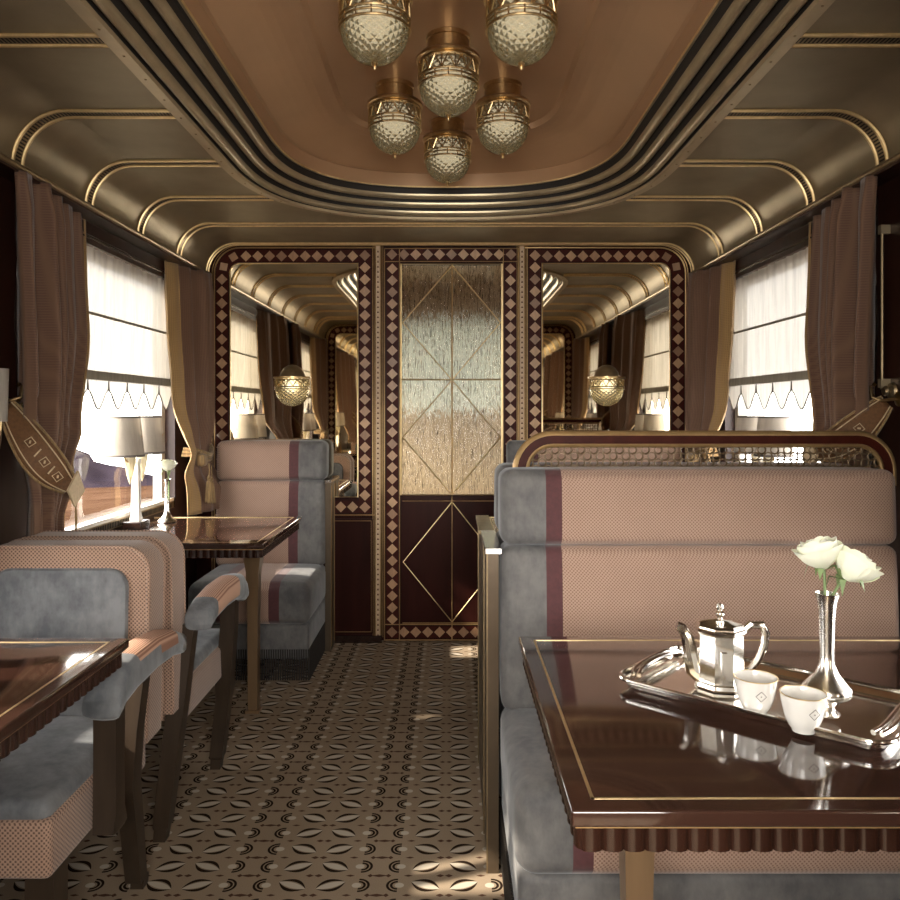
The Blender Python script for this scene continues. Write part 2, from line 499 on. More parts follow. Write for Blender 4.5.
def bay_windows(sg, name, y0, y1):
    b = MB()
    def bx(x0, x1, a, c, z0, z1, m):
        p, q = sorted((sg*x0, sg*x1)); b.box(p, q, a, c, z0, z1, m)
    bx(1.45, 1.495, y0, y0+.045, ZS, ZT, 'whiteframe'); bx(1.45, 1.495, y1-.045, y1, ZS, ZT, 'whiteframe')
    bx(1.45, 1.495, y0, y1, ZT-.03, ZT, 'whiteframe'); bx(1.43, 1.495, y0, y1, ZS, ZS+.035, 'whiteframe')
    bx(1.405, 1.45, y0, y1, ZS+.035, ZS+.05, 'marble')
    bx(1.40, 1.43, y0, y1, ZS, ZS+.035, 'apronwood')
    fr = struct(b.build(name))
    g = MB(); g.add([(sg*1.472, y, z) for y, z in ((y0+.04, ZS+.03), (y1-.04, ZS+.03), (y1-.04, ZT-.02), (y0+.04, ZT-.02))], [(0, 1, 2, 3)], 'pane')
    g.build('pane', fr)
    # pierced ledge grille in front of the sill
    v = MB()
    n = int((y1-y0-.1)/.016)
    p, q = sorted((sg*1.395, sg*1.40)); v.box(p, q, y0+.03, y1-.03, ZS+.002, ZS+.036, 'bronze')
    for i in range(n):
        yy = y0+.05+i*.016; p, q = sorted((sg*1.3935, sg*1.396)); v.box(p, q, yy, yy+.007, ZS+.008, ZS+.03, 'groove')
    v.build('grille', fr)
    return fr
bay_windows(-1, 'window_1', *WINS[0]); bay_windows(-1, 'window_2', *WINS[1])
bay_windows(1, 'window_3', *WINS[0]); bay_windows(1, 'window_4', *WINS[1])

# ceiling: flat field with oval opening + side coves
CY0, CY1, OB, OA = 1.80, 2.90, .87, .848
def oval(u=0, N=72):
    """outline inset by u (inwards), list of (x,y) counter-clockwise"""
    base = []
    for i in range(N+1):                                     # far end, right -> left
        t = PI*i/N; c, s = math.cos(t), math.sin(t); e = 2/2.5
        base.append((OA*math.copysign(abs(c)**e, c), CY1+OB*abs(s)**e))
    for i in range(N+1):
        t = PI+PI*i/N; c, s = math.cos(t), math.sin(t); e = 2/2.5
        base.append((OA*math.copysign(abs(c)**e, c), CY0-OB*abs(s)**e))
    # resample evenly
    P = [Vector(p) for p in base]; n = len(P); L = [0]
    for i in range(n): L.append(L[-1]+(P[(i+1) % n]-P[i]).length)
    K = 220; out = []; j = 0
    for k in range(K):
        d = L[-1]*k/K
        while L[j+1] < d: j += 1
        f = (d-L[j])/max(1e-9, L[j+1]-L[j]); out.append(P[j % n].lerp(P[(j+1) % n], f))
    if u:
        res = []
        for k in range(K):
            t = (out[(k+1) % K]-out[k-1]).normalized(); res.append(out[k]+Vector((-t.y, t.x))*u)
        return res
    return out
O0 = oval(0)
XF = 1.17
b = MB()
cx, cy = 0, (YN+YW)/2
rect = []
for p in O0:
    d = p-Vector((cx, cy)); t = min(XF/abs(d.x) if abs(d.x) > 1e-6 else 9e9, ((YW-YN)/2+.02)/abs(d.y) if abs(d.y) > 1e-6 else 9e9)
    rect.append(Vector((cx, cy))+d*t)
K = len(O0)
corners = [Vector((sx*XF, cy+sy*((YW-YN)/2+.02))) for sx in (-1, 1) for sy in (-1, 1)]
for c0 in corners:                                          # snap the closest point onto each corner
    k = min(range(K), key=lambda i: (rect[i]-c0).length); rect[k] = c0
b.add([(p.x, p.y, ZC) for p in O0]+[(p.x, p.y, ZC) for p in rect], [(k, (k+1) % K, K+(k+1) % K, K+k) for k in range(K)], 'ceiling')
cove = [(XF+.165*math.sin(math.radians(a)), ZL+.164*math.cos(math.radians(a))) for a in range(0, 91, 6)]
for sg in (-1, 1):
    vs = []; NY = 2
    for y in (YN-.02, YW+.02):
        vs += [(sg*x, y, z) for x, z in cove]
    m = len(cove); b.add(vs, [(i, i+1, m+i+1, m+i) for i in range(m-1)], 'ceiling')
b.box(-1.5, 1.5, YB, YN-.02, ZC, ZC+.05, 'vestibule'); b.box(-1.5, 1.5, YW+.02, YF, ZC, ZC+.05, 'vestibule')
b.box(-1.5, 1.5, YN-.02, YW+.02, ZC+.42, ZC+.46, 'groove')
struct(b.build('ceiling', sharp=40))

# stepped mouldings round the oval
def loft(rings, mat_list, b):
    for (r0, z0), (r1, z1), mt in zip(rings[:-1], rings[1:], mat_list):
        K = len(r0)
        b.add([(p.x, p.y, z0) for p in r0]+[(p.x, p.y, z1) for p in r1], [(k, (k+1) % K, K+(k+1) % K, K+k) for k in range(K)], mt)
prof = [(-.002, ZC), (-.002, ZC-.012, 'mouldlight'), (.034, ZC-.014, 'mouldlight'), (.038, ZC-.004, 'mouldlight'), (.04, ZC+.018, 'groove')]
for i in range(3):
    u0 = .043+i*.044; zb = ZC-.002+i*.028
    prof.append((u0, zb+.022, 'groove'))
    for k in range(0, 9):
        a = PI*k/8
        prof.append((u0+.0172-.0172*math.cos(a), zb+.016-.02*math.sin(a)*(1.0), 'moulding'))
    prof.append((u0+.0375, zb+.036, 'groove')); prof.append((u0+.0435, zb+.046, 'groove'))
prof += [(.176, ZC+.095, 'moulding'), (.184, ZC+.094, 'mouldlight'), (.187, ZC+.10, 'gold'), (.19, ZC+.155, 'copper'), (.203, ZC+.158, 'copper')]
b = MB(); rings = [(oval(p[0]), p[1]) for p in prof]; loft(rings, [p[2] for p in prof[1:]], b)
tr = struct(b.build('trim_1', sharp=50))
sb = MB()
O2 = oval(.017)
for k in range(0, 220, 4):
    p = O2[k]; sb.lathe([(0, -.003), (.003, -.0025), (.004, 0)], 'bronze', (p.x, p.y, ZC-.0125), 6)
sb.build('screw_heads', tr)

# copper dome
def inner(N=220):
    """flat centre field: stadium-like rounded rectangle, parametrised like the oval"""
    src = oval(.203); out = []
    for p in src:
        yc = min(max(p.y, CY0+.1), CY1-.1); d = Vector((p.x, p.y-yc))
        # rounded rectangle half-width .42, ends at 3.30 and 1.4
        ax, ay = .42, (3.30-(CY1-.1)); n = 3.5
        if d.length < 1e-6: out.append(p); continue
        if abs(p.y-yc) < 1e-6: out.append(Vector((math.copysign(ax, p.x), yc)))
        else:
            k = (abs(d.x/ax)**n+abs(d.y/ay)**n)**(-1/n); out.append(Vector((d.x*k, yc+d.y*k)))
    return out
A, B2 = oval(.203), inner()
b = MB(); rings = []
H0, H1 = ZC+.158, ZC+.25
for i in range(9):
    t = i/8; w = math.sin(t*PI/2); h = 1-math.cos(t*PI/2)
    rings.append(([a.lerp(c, 1-math.cos(t*PI/2) if False else t) for a, c in zip(A, B2)], H0+(H1-.018-H0)*math.sin(t*PI/2)))
rings.append(([c.lerp(Vector((0, min(max(c.y, 2), 2.8))), .03) for c in B2], H1))
loft(rings, ['copper']*20, b)
last = rings[-1][0]; b.add([(p.x, p.y, H1) for p in last], [tuple(range(len(last)))], 'copper')
struct(b.build('ceiling_dome', sharp=25))

# cornice lip along both sides
for i, sg in enumerate((-1, 1)):
    b = MB()
    b.tube([(sg*1.325, YN, ZL-.004), (sg*1.325, YW, ZL-.004)], .011, 'bronze', 10)
    p, q = sorted((sg*1.322, sg*1.42)); b.box(p, q, YN, YW, ZL-.022, ZL-.004, 'darkwood')
    struct(b.build('trim_%d' % (2+i)))

# brass rib strips with slotted vent between, across ceiling and down the cove
def strip_half(y, sg, label, group, xin):
    root = thing('ceiling_vent', label, 'ceiling vent', (sg*XF, y, ZC), 0, group)
    pathc = [(xin, ZC), ((xin+XF)/2, ZC), (XF, ZC)]+[(XF+(.165)*math.sin(math.radians(a)), ZL+(.164)*math.cos(math.radians(a))) for a in range(8, 89, 8)]
    def off(d):
        res = []
        for k, (x, z) in enumerate(pathc):
            if x <= XF: res.append((x, z-d))
            else:
                a = math.atan2(x-XF, z-ZL); res.append((XF+(.165-d)*math.sin(a), ZL+(.164-d)*math.cos(a)))
        return res
    for s2 in (-1, 1):
        b = MB(); b.tube([(sg*x, y+s2*.027, z) for x, z in off(.003)], .0062, 'gold', 8)
        b.build('brass_rib', root, loc=root.location)
    b = MB(); pc = off(.002); m = len(pc)
    b.add([(sg*x, y-.021, z) for x, z in pc]+[(sg*x, y+.021, z) for x, z in pc], [(i, i+1, m+i+1, m+i) for i in range(m-1)], 'bronze')
    # slots
    pc = off(.0035); seg = [(Vector(pc[i]), Vector(pc[i+1])) for i in range(m-1)]
    tot = sum((q-p).length for p, q in seg); n = int(tot/.0105); d = .006
    for k in range(n):
        s_ = .006+k*.0105
        for p, q in seg:
            L = (q-p).length
            if s_ <= L: break
            s_ -= L
        t = (q-p).normalized(); a = p+t*s_; c = a+t*.005
        b.add([(sg*a.x, y-.014, a.y), (sg*c.x, y-.014, c.y), (sg*c.x, y+.014, c.y), (sg*a.x, y+.014, a.y)], [(0, 1, 2, 3)], 'groove')
    b.build('slotted_grille', root, loc=root.location)
def oval_x(y):
    best = 0
    for p in O0:
        if abs(p.y-y) < .03: best = max(best, abs(p.x))
    return best
ys = [1.949+.4835*i for i in range(-3, 5)]
names = {1.949: 'the one whose curved end is hidden above the frame', }
for i, y in enumerate(ys):
    if y > CY1+OB+.03 or y < CY0-OB-.03: continue
    for sg in (-1, 1):
        k = {3: 'nearest of those over', 4: 'second from the viewer over', 5: 'third from the viewer over', 6: 'fourth from the viewer over'}.get(i)
        side = 'the window with the desert view' if sg < 0 else 'the lattice-topped banquette side'
        if k: lab = 'slotted ceiling strip, %s %s' % (k, side); g = None
        else: lab = 'slotted ceiling strip near the viewer over %s' % side; g = 'ceiling strips near the viewer '+('window side' if sg < 0 else 'banquette side')
        strip_half(y, sg, lab, g, oval_x(y)+.002)
# full-width strips beyond the oval, and against the end walls
def strip_full(y, label, sl=True, group=None):
    root = thing('ceiling_vent', label, 'ceiling vent', (0, y, ZC), 0, group)
    c = [(XF+.162*math.sin(math.radians(a)), ZL+.161*math.cos(math.radians(a))) for a in range(88, -1, -8)]
    path = [(-x, z) for x, z in c]+[(x, z) for x, z in c[::-1]]
    for s2 in (-1, 1):
        b = MB(); b.tube([(x, y+s2*(.027 if sl else .017), z) for x, z in path], .0062, 'gold', 8); b.build('brass_rib', root, loc=root.location)
    b = MB(); m = len(path); w = .021 if sl else .011
    b.add([(x, y-w, z) for x, z in path]+[(x, y+w, z) for x, z in path], [(i, i+1, m+i+1, m+i) for i in range(m-1)], 'bronze' if sl else 'groove')
    b.build('backing_strip', root, loc=root.location)
strip_full(3.883, 'brass-edged ceiling strip crossing the whole ceiling just before the door wall')
strip_full(YW-.03, 'pair of brass beads where the ceiling meets the door wall', False)
strip_full(YN+.48, 'brass-edged ceiling strip above the viewer near the entrance wall')

# ------------------------------------------------------------------ end walls with marquetry
def PX(px): return (px-450)/181.
def PZ(py): return 1.285-(py-410)/181.
def diamonds(b, p0, p1, w, d, yf):
    """row of diamonds from p0 to p1 (x,z) on a dark ground; yf = front y"""
    p0, p1 = Vector(p0), Vector(p1); L = (p1-p0).length; t = (p1-p0)/L; nrm = Vector((-t.y, t.x))
    n = max(1, round(L/.0655)); st = L/n
    q = [p0+nrm*w/2, p1+nrm*w/2, p1-nrm*w/2, p0-nrm*w/2]
    b.add([(v.x, yf, v.y) for v in q], [(0, 1, 2, 3)], 'inlaydark')
    for k in range(n):
        c = p0+t*st*(k+.5); h = min(st, w)*.46
        vs = [c+t*h, c+nrm*h, c-t*h, c-nrm*h]
        b.add([(v.x, yf-.0015, v.y) for v in vs], [(0, 1, 2, 3)], 'inlay%d' % R.choice((0, 0, 1, 2)))
def lines(b, pts, w, yf, mat='trimgold', closed=False, h=.004):
    P = [Vector((x, yf, z)) for x, z in pts]
    b.tube(P, w/2, mat, 6, closed)
def beadcol(b, x, z0, z1, yf):
    b.box(x-.011, x+.011, yf, yf+.003, z0, z1, 'inlaylight')
    n = int((z1-z0)/.028)
    for k in range(n):
        z = z0+.014+k*(z1-z0-.02)/n
        b.add([(x-.006, yf-.001, z-.006), (x+.006, yf-.001, z-.006), (x, yf-.001, z+.007)], [(0, 1, 2)], 'inlaydark')
    for s in (-1, 1):
        b.tube([(x+s*.016, yf, z0), (x+s*.016, yf, z1)], .0035, 'trimgold', 6)
        b.tube([(x+s*.027, yf, z0), (x+s*.027, yf, z1)], .0025, 'trimgold', 6)

def make_end(sgn):
    """built for the far end at y=0 facing -y; returns list of (objects)"""
    objs = []
    F = 0.0
    xl, xr = PX(382), PX(521)
    # wall body (thick) with door opening
    b = MB()
    outline = [(-XW, 0), (-XW, ZL)]+[(-(XF+.165*math.sin(math.radians(a))), ZL+.164*math.cos(math.radians(a))) for a in range(84, -1, -12)]
    b.prism([(-1.42, 0), (xl, 0), (xl, ZC+.04), (-1.42, ZC+.04)], F+.004, F+.07, 'panelwood')
    b.prism([(xr, 0), (1.42, 0), (1.42, ZC+.04), (xr, ZC+.04)], F+.004, F+.07, 'panelwood')
    b.prism([(xl, PZ(246)), (xr, PZ(246)), (xr, ZC+.04), (xl, ZC+.04)], F+.004, F+.07, 'panelwood')
    objs.append(('wall', b))
    # marquetry around each mirror
    fr = []
    for s in (-1, 1):
        b = MB()
        xo, xi = s*1.31, s*(.415)                      # outer, inner edges of the panel
        zt = PZ(248); zb = PZ(515)
        r = .135
        bw = .068                                      # band width
        co = abs(xo); ci = abs(xi)
        # straight bands: outer column, inner column, top, bottom (centre lines)
        xc_o = s*(co-.05); xc_i = s*(ci+.055); zc_t = zt-.045; zc_b = zb+.045
        diamonds(b, (xc_o, zb+.01), (xc_o, zt-.14), bw, 0, F)
        diamonds(b, (xc_i, zb+.01), (xc_i, zt-.008), bw, 0, F)
        diamonds(b, (s*(co-.15), zc_t), (s*(ci+.09), zc_t), bw, 0, F)
        diamonds(b, (s*(co-.085), zc_b), (s*(ci+.09), zc_b), bw, 0, F)
        # corner sector
        cx, cz = co-.15, zt-.14; R0, R1 = .061, .134
        n = 10; vs = []
        for k in range(n+1):
            a = PI/2*k/n
            vs += [(s*(cx+R0*math.cos(a)), F, cz+R0*math.sin(a)), (s*(cx+R1*math.cos(a)), F, cz+R1*math.sin(a))]
        b.add(vs, [(2*k, 2*k+1, 2*k+3, 2*k+2) for k in range(n)], 'inlaydark')
        for a in (22, 68):
            a = math.radians(a); c = Vector((cx+.0975*math.cos(a), cz+.0975*math.sin(a))); t = Vector((math.cos(a+.6), math.sin(a+.6))); nn = Vector((-t.y, t.x)); h = .029
            b.add([(s*v.x, F-.0015, v.y) for v in (c+t*h, c+nn*h, c-t*h, c-nn*h)], [(0, 1, 2, 3)], 'inlay%d' % R.choice((0, 1)))
        # beads: outer outline and inner outline
        def arcp(rad): return [(s*(cx+rad*math.cos(math.radians(a))), cz+rad*math.sin(math.radians(a))) for a in range(0, 91, 10)]
        for rad, w in ((.142, .009), (.155, .006)):
            lines(b, [(s*(cx+rad), 0.12)]+arcp(rad)+[(s*ci, cz+rad)], w, F)
        MI = .055                                      # mirror inner radius
        inn = [(s*(cx+MI), PZ(497))]+arcp(MI)+[(s*(ci+.095), cz+MI)]
        lines(b, inn+[(s*(ci+.095), PZ(497))], .010, F, 'gold', True)
        lines(b, [(s*(cx+.142), zb), (s*ci, zb)], .008, F); lines(b, [(s*(ci+.012), zb), (s*(ci+.012), zt)], .006, F)
        # dado panel
        z0, z1 = .05, PZ(519)
        b.box(min(s*(co-.02), s*(ci+.01)), max(s*(co-.02), s*(ci+.01)), F-.002, F+.004, z0, z1, 'panelwood')
        lines(b, [(s*(co-.03), z0+.01), (s*(ci+.02), z0+.01), (s*(ci+.02), z1-.01), (s*(co-.03), z1-.01)], .005, F-.002, 'trimgold', True)
        # bead column between panel and door
        beadcol(b, s*.398, .03, zt+.015, F)
        fr.append((b, s, (cx, cz, MI, ci, inn)))
    objs.append(('frames', fr))
    return objs, xl, xr

def place_wall(yloc, flip, nm, door):
    rz = PI if flip else 0
    objs, xl, xr = make_end(1)
    w = struct(objs[0][1].build(nm)); w.location = (0, yloc, 0); w.rotation_euler = (0, 0, rz)
    for b, s, (cx, cz, MI, ci, inn) in objs[1][1]:
        side = -s if flip else s
        where = ('beside the sash window with the desert view' if side < 0 else 'behind the lattice-topped banquette') if not flip else ('beside the viewer on the window side' if side < 0 else 'beside the viewer on the banquette side')
        loc = (s*.85, 0, 1.4)
        root = thing('wall_mirror', ('tall antiqued wall mirror in diamond marquetry frame, ' + where), 'mirror', (0, yloc, 0), rz)
        b.build('marquetry_frame', root)
        g = MB(); poly = [(x, z) for x, z in inn]+[(inn[-1][0], inn[0][1])]
        g.prism([(x, z) for x, z in poly], -.0005, .003, 'mirror'); g.build('mirror_glass', root, sharp=10)
    return w, xl, xr
wf, xl, xr = place_wall(YW, False, 'wall_back', True)
place_wall(YN, True, 'wall_front', False)

# ------------------------------------------------------------------ door
b = MB()
zt, z0 = PZ(247), .012
gx0, gx1, gz0, gz1 = PX(401), PX(502), PZ(495), PZ(264)
xm = PX(452)
F = YW
for x0_, x1_, za, zb_ in ((xl, gx0, z0, zt), (gx1, xr, z0, zt), (gx0, gx1, gz1, zt), (gx0, gx1, z0, gz0)):
    b.box(x0_, x1_, F+.003, F+.045, za, zb_, 'panelwood')
bw = .066
xcl, xcr = PX(392.3), PX(510.5)
diamonds(b, (xcl, PZ(625)), (xcl, PZ(263)), bw, 0, F); diamonds(b, (xcr, PZ(625)), (xcr, PZ(263)), bw, 0, F)
diamonds(b, (PX(386), PZ(254.5)), (PX(517), PZ(254.5)), bw, 0, F-.001); diamonds(b, (PX(386), PZ(632)), (PX(517), PZ(632)), bw, 0, F-.001)
for xx in (PX(384.5), PX(399.5), PX(503.3), PX(518.5)): lines(b, [(xx, PZ(640)), (xx, PZ(248.5))], .006, F)
for zz in (PZ(640), PZ(248.5), PZ(261.5), PZ(624.5)): lines(b, [(PX(384.5), zz), (PX(518.5), zz)], .006, F)
lines(b, [(gx0, gz0), (gx1, gz0), (gx1, gz1), (gx0, gz1)], .012, F, 'gold', True)
door = struct(b.build('door_1'))
g = MB(); g.box(gx0, gx1, F+.018, F+.024, gz0, gz1, 'ripple'); g.build('rippled_glass_pane', door)
l = MB()
def zig(za, zb_, n):
    """diamond lattice lines between heights, n half diamonds"""
    st = (zb_-za)/n; side = 0
    for s in (-1, 1):
        pts = []
        for k in range(n+1):
            x = xm if k % 2 == 0 else (gx0+.008 if s < 0 else gx1-.008)
            pts.append((x, zb_-st*k))
        lines(l, pts, .009, F+.012, 'gold')
zig(gz0, gz1-.005, 4)
lines(l, [(xm, gz0), (xm, PZ(248))], .009, F+.012, 'trimgold'); lines(l, [(gx0, (gz0+gz1)/2), (gx1, (gz0+gz1)/2)], .009, F+.012, 'gold')
l.build('pane_lattice', door)
l = MB()
pz1, pz0 = PZ(501), PZ(623)
l.box(gx0+.004, gx1-.004, F, F+.004, pz0, pz1, 'panelwood')
def zig2():
    for s in (-1, 1):
        xs = gx0+.012 if s < 0 else gx1-.012
        lines(l, [(xm, pz1-.006), (xs, (pz0+pz1)/2), (xm, pz0+.006)], .006, F, 'gold')
zig2(); lines(l, [(xm, PZ(495)), (xm, PZ(640))], .006, F, 'trimgold')
lines(l, [(gx0+.008, pz1), (gx1-.008, pz1)], .005, F, 'trimgold'); lines(l, [(gx0+.008, pz0), (gx1-.008, pz0)], .005, F, 'trimgold')
l.build('lower_panel', door)
for i, y in enumerate((YW-.006,)):
    b = MB(); b.box(-XW, PX(382), y-.004, y+.006, 0, .04, 'apronwood'); struct(b.build('baseboard_back'))

# vestibule beyond the door: back wall with a window
b = MB()
vy = 5.6
b.box(-XW, -.62, vy, vy+.06, 0, ZC, 'vestibule'); b.box(.66, XW, vy, vy+.06, 0, ZC, 'vestibule')
b.box(-.62, .66, vy, vy+.06, 0, 1.29, 'vestibule'); b.box(-.62, .66, vy, vy+.06, 1.93, ZC, 'vestibule')
struct(b.build('wall_vestibule'))
b = MB(); b.add([(-.62, vy+.02, 1.29), (.66, vy+.02, 1.29), (.66, vy+.02, 1.93), (-.62, vy+.02, 1.93)], [(0, 1, 2, 3)], 'pane'); b.box(-.6, .64, vy-.004, vy-.002, 1.27, 1.95, 'frost'); struct(b.build('window_5'))  # translucent sheet added to dim the window seen through the door
b = MB(); b.box(-XW, XW, YB, YB+.05, 0, ZC, 'vestibule'); struct(b.build('wall_rear'))

# ------------------------------------------------------------------ blinds
def blind(sg, y0, y1, label):
    root = thing('window_blind', label, 'blind', (sg*1.41, (y0+y1)/2, 1.4))
    L = root.location
    b = MB(); ny, nz = 90, 10; zb, zt2 = 1.415, 1.925
    vs = [(sg*(1.41+.006*math.sin(i*1.05)*math.sin(i*.23)), y0+(y1-y0)*i/ny, zb+(zt2-zb)*j/nz) for j in range(nz+1) for i in range(ny+1)]
    b.add(vs, [(j*(ny+1)+i, j*(ny+1)+i+1, (j+1)*(ny+1)+i+1, (j+1)*(ny+1)+i) for j in range(nz) for i in range(ny)], 'blind')
    b.build('sheer_cloth', root, loc=L)
    b = MB(); p, q = sorted((sg*1.395, sg*1.408)); b.box(p, q, y0, y1, 1.405, 1.44, 'band'); b.build('lower_batten', root, loc=L)
    b = MB(); b.box(p, q, y0, y1, 1.66, 1.668, 'band'); b.build('middle_batten', root, loc=L)
    # scalloped edge
    b = MB(); b2 = MB(); n = max(1, round((y1-y0)/.19)); st = (y1-y0)/n; xx = sg*1.402
    for k in range(n):
        c = y0+st*(k+.5); pr = []
        for i in range(41):
            t = -1+2*i/40; a = abs(t)
            if a > .9: d = .002+.043*min(1, (1-a)/.06)
            else: d = .045+.072*(.5+.5*math.cos(PI*a/.9))**.8
            pr.append((c+t*st/2, 1.405-d))
        for i in range(40):
            (ya, za), (yb, zb2) = pr[i], pr[i+1]
            b.add([(xx, ya, 1.406), (xx, yb, 1.406), (xx, yb, zb2), (xx, ya, za)], [(0, 1, 2, 3)], 'lace')
        b2.tube([(xx, ya, za) for ya, za in pr], .0032, 'emblem', 5)
    b.build('lace_scallops', root, loc=L); b2.build('scallop_binding', root, loc=L)
blind(-1, WINS[1][0]+.03, WINS[1][1]-.03, 'sheer cream blind with bell-shaped scallops above the desert view')
blind(1, WINS[1][0]+.03, WINS[1][1]-.03, 'sheer cream blind with scalloped edge on the window behind the lattice rail')
blind(-1, WINS[0][0]+.03, WINS[0][1]-.03, 'sheer cream blind beside the near armchair table, seen in the mirror')
blind(1, WINS[0][0]+.03, WINS[0][1]-.03, 'sheer cream blind beside the tea-tray table, seen in the mirror')

# ------------------------------------------------------------------ curtains
def interp(tab, z):
    tab = sorted(tab)
    if z <= tab[0][0]: return tab[0][1]
    for (a, va), (b_, vb) in zip(tab[:-1], tab[1:]):
        if z <= b_:
            t = (z-a)/(b_-a); t = t*t*(3-2*t); return va+(vb-va)*t
    return tab[-1][1]
def curtain(sg, wall_y, dirn, label, style, tie_label, shape):
    """wall_y: edge away from window; dirn=+1 if window lies at larger y. shape gives window-side width by z"""
    root = thing('curtain', label, 'curtain', (sg*1.26, wall_y, 1.0)); L = root.location
    b = MB(); nu, nz = 110, 46; zt3, zb = 2.02, shape['zb']
    for part in (0,):
        vs = []
        for j in range(nz+1):
            z = zb+(zt3-zb)*j/nz; w = interp(shape['w'], z); o = interp(shape['o'], z); xo = interp(shape['x'], z); xe = interp(shape['xe'], z); amp = interp(shape['amp'], z)
            for i in range(nu+1):
                u = i/nu; ph = 2*PI*shape['n']*u + .6*math.sin(3*u+z*1.3)
                fold = 1.1-2*abs(math.sin(ph/2+.3))**.75+.22*math.sin(1.7*ph+1+z)
                x = xo+(xe-xo)*u**1.5+amp*fold*(.75+.25*math.sin(7*u))*(1-.75*u**4)
                y = o+w*u+.25*amp*math.cos(ph)
                x = min(x, 1.392+.03*(u > .3))
                vs.append((sg*x, wall_y+dirn*y, z))
        fs = []; fl = []
        for j in range(nz):
            for i in range(nu):
                f = (j*(nu+1)+i, j*(nu+1)+i+1, (j+1)*(nu+1)+i+1, (j+1)*(nu+1)+i)
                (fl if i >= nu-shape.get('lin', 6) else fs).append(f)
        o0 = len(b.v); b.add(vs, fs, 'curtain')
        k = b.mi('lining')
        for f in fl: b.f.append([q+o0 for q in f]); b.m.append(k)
    cl = b.build('cloth', root, loc=L, sharp=180)
    sm = cl.modifiers.new('Solidify', 'SOLIDIFY'); sm.thickness = .004
    # pinched heading
    return root, L

near_shape = dict(zb=.87, n=5.2, lin=3, w=[(.5, .30), (.93, .22), (1.07, .34), (1.22, .50), (1.6, .60), (2.02, .61)],
                  o=[(.5, -.03), (.95, -.02), (1.2, .0), (2.02, .0)], x=[(.5, 1.27), (.95, 1.27), (1.25, 1.32), (2.02, 1.335)], xe=[(.5, 1.28), (.95, 1.28), (1.25, 1.37), (2.02, 1.40)],
                  amp=[(.5, .05), (1.03, .04), (1.3, .07), (1.9, .06), (2.02, .04)])
far_shape = dict(zb=.76, n=4.4, lin=26, w=[(.8, .46), (.95, .42), (1.06, .28), (1.15, .33), (1.4, .40), (1.7, .44), (2.02, .46)],
                 o=[(.8, -.05), (1.05, .05), (1.3, .0), (2.02, .0)], x=[(.8, 1.22), (1.05, 1.30), (2.02, 1.31)], xe=[(.8, 1.30), (1.06, 1.30), (1.3, 1.38), (2.02, 1.395)],
                 amp=[(.8, .035), (1.05, .012), (1.2, .035), (1.9, .042), (2.02, .028)])

def tassel(name, x, y, z, L, label, s=1, parent=None, loc=None):
    b = MB()
    prof = [(0, 0), (.008, -.002), (.013, -.012), (.009, -.022), (.012, -.028), (.018, -.045), (.022, -.09), (.025, -L), (0, -L+.002)]
    b.lathe([(r*s, zz) for r, zz in prof], 'tassel', (x, y, z), 14)
    for k in range(12):
        a = 2*PI*k/12; b.tube([(x+.014*s*math.cos(a), y+.014*s*math.sin(a), z-.03), (x+.026*s*math.cos(a), y+.026*s*math.sin(a), z-L-.006)], .0026, 'tassel', 5)
    b.tube([(x, y, z+.06), (x+.003, y, z+.03), (x, y, z)], .003, 'tassel', 6)
    return b.build(name, parent, loc=loc)

def rope_tie(sg, ya, yb, z, label, x=1.262):
    root = thing('curtain_tieback', label, 'tieback', (sg*x, (ya+yb)/2, z)); L = root.location
    b = MB()
    for t in range(3):
        pts = []
        for i in range(25):
            u = i/24; a = -.15+u*1.3
            yy = ya+(yb-ya)*u; sag = .10*math.sin(PI*min(1, u*1.0))**1.2
            xx = 1.37-(1.37-x)*max(0, math.sin(PI*u))**.35
            pts.append((sg*(xx-.004*t), yy, z+.03*(1-u)-sag*.45+.016*(t-1)))
        b.tube(pts, .0085, 'tassel', 8)
    b.build('twisted_rope', root, loc=L)
    b = MB(); ym = ya+(yb-ya)*.9
    b.rbox((sg*x-.035, ym-.035, z-.075), (sg*x+.01, ym+.035, z-.01), .018, 'tassel', n=(3, 3, 3)); b.build('knot', root, loc=L)
    for k, d in enumerate((-.022, .022)):
        tassel('tassel', sg*x-sg*.03, ym+d, z-.12-.01*k, .13, '', .8, root, L)
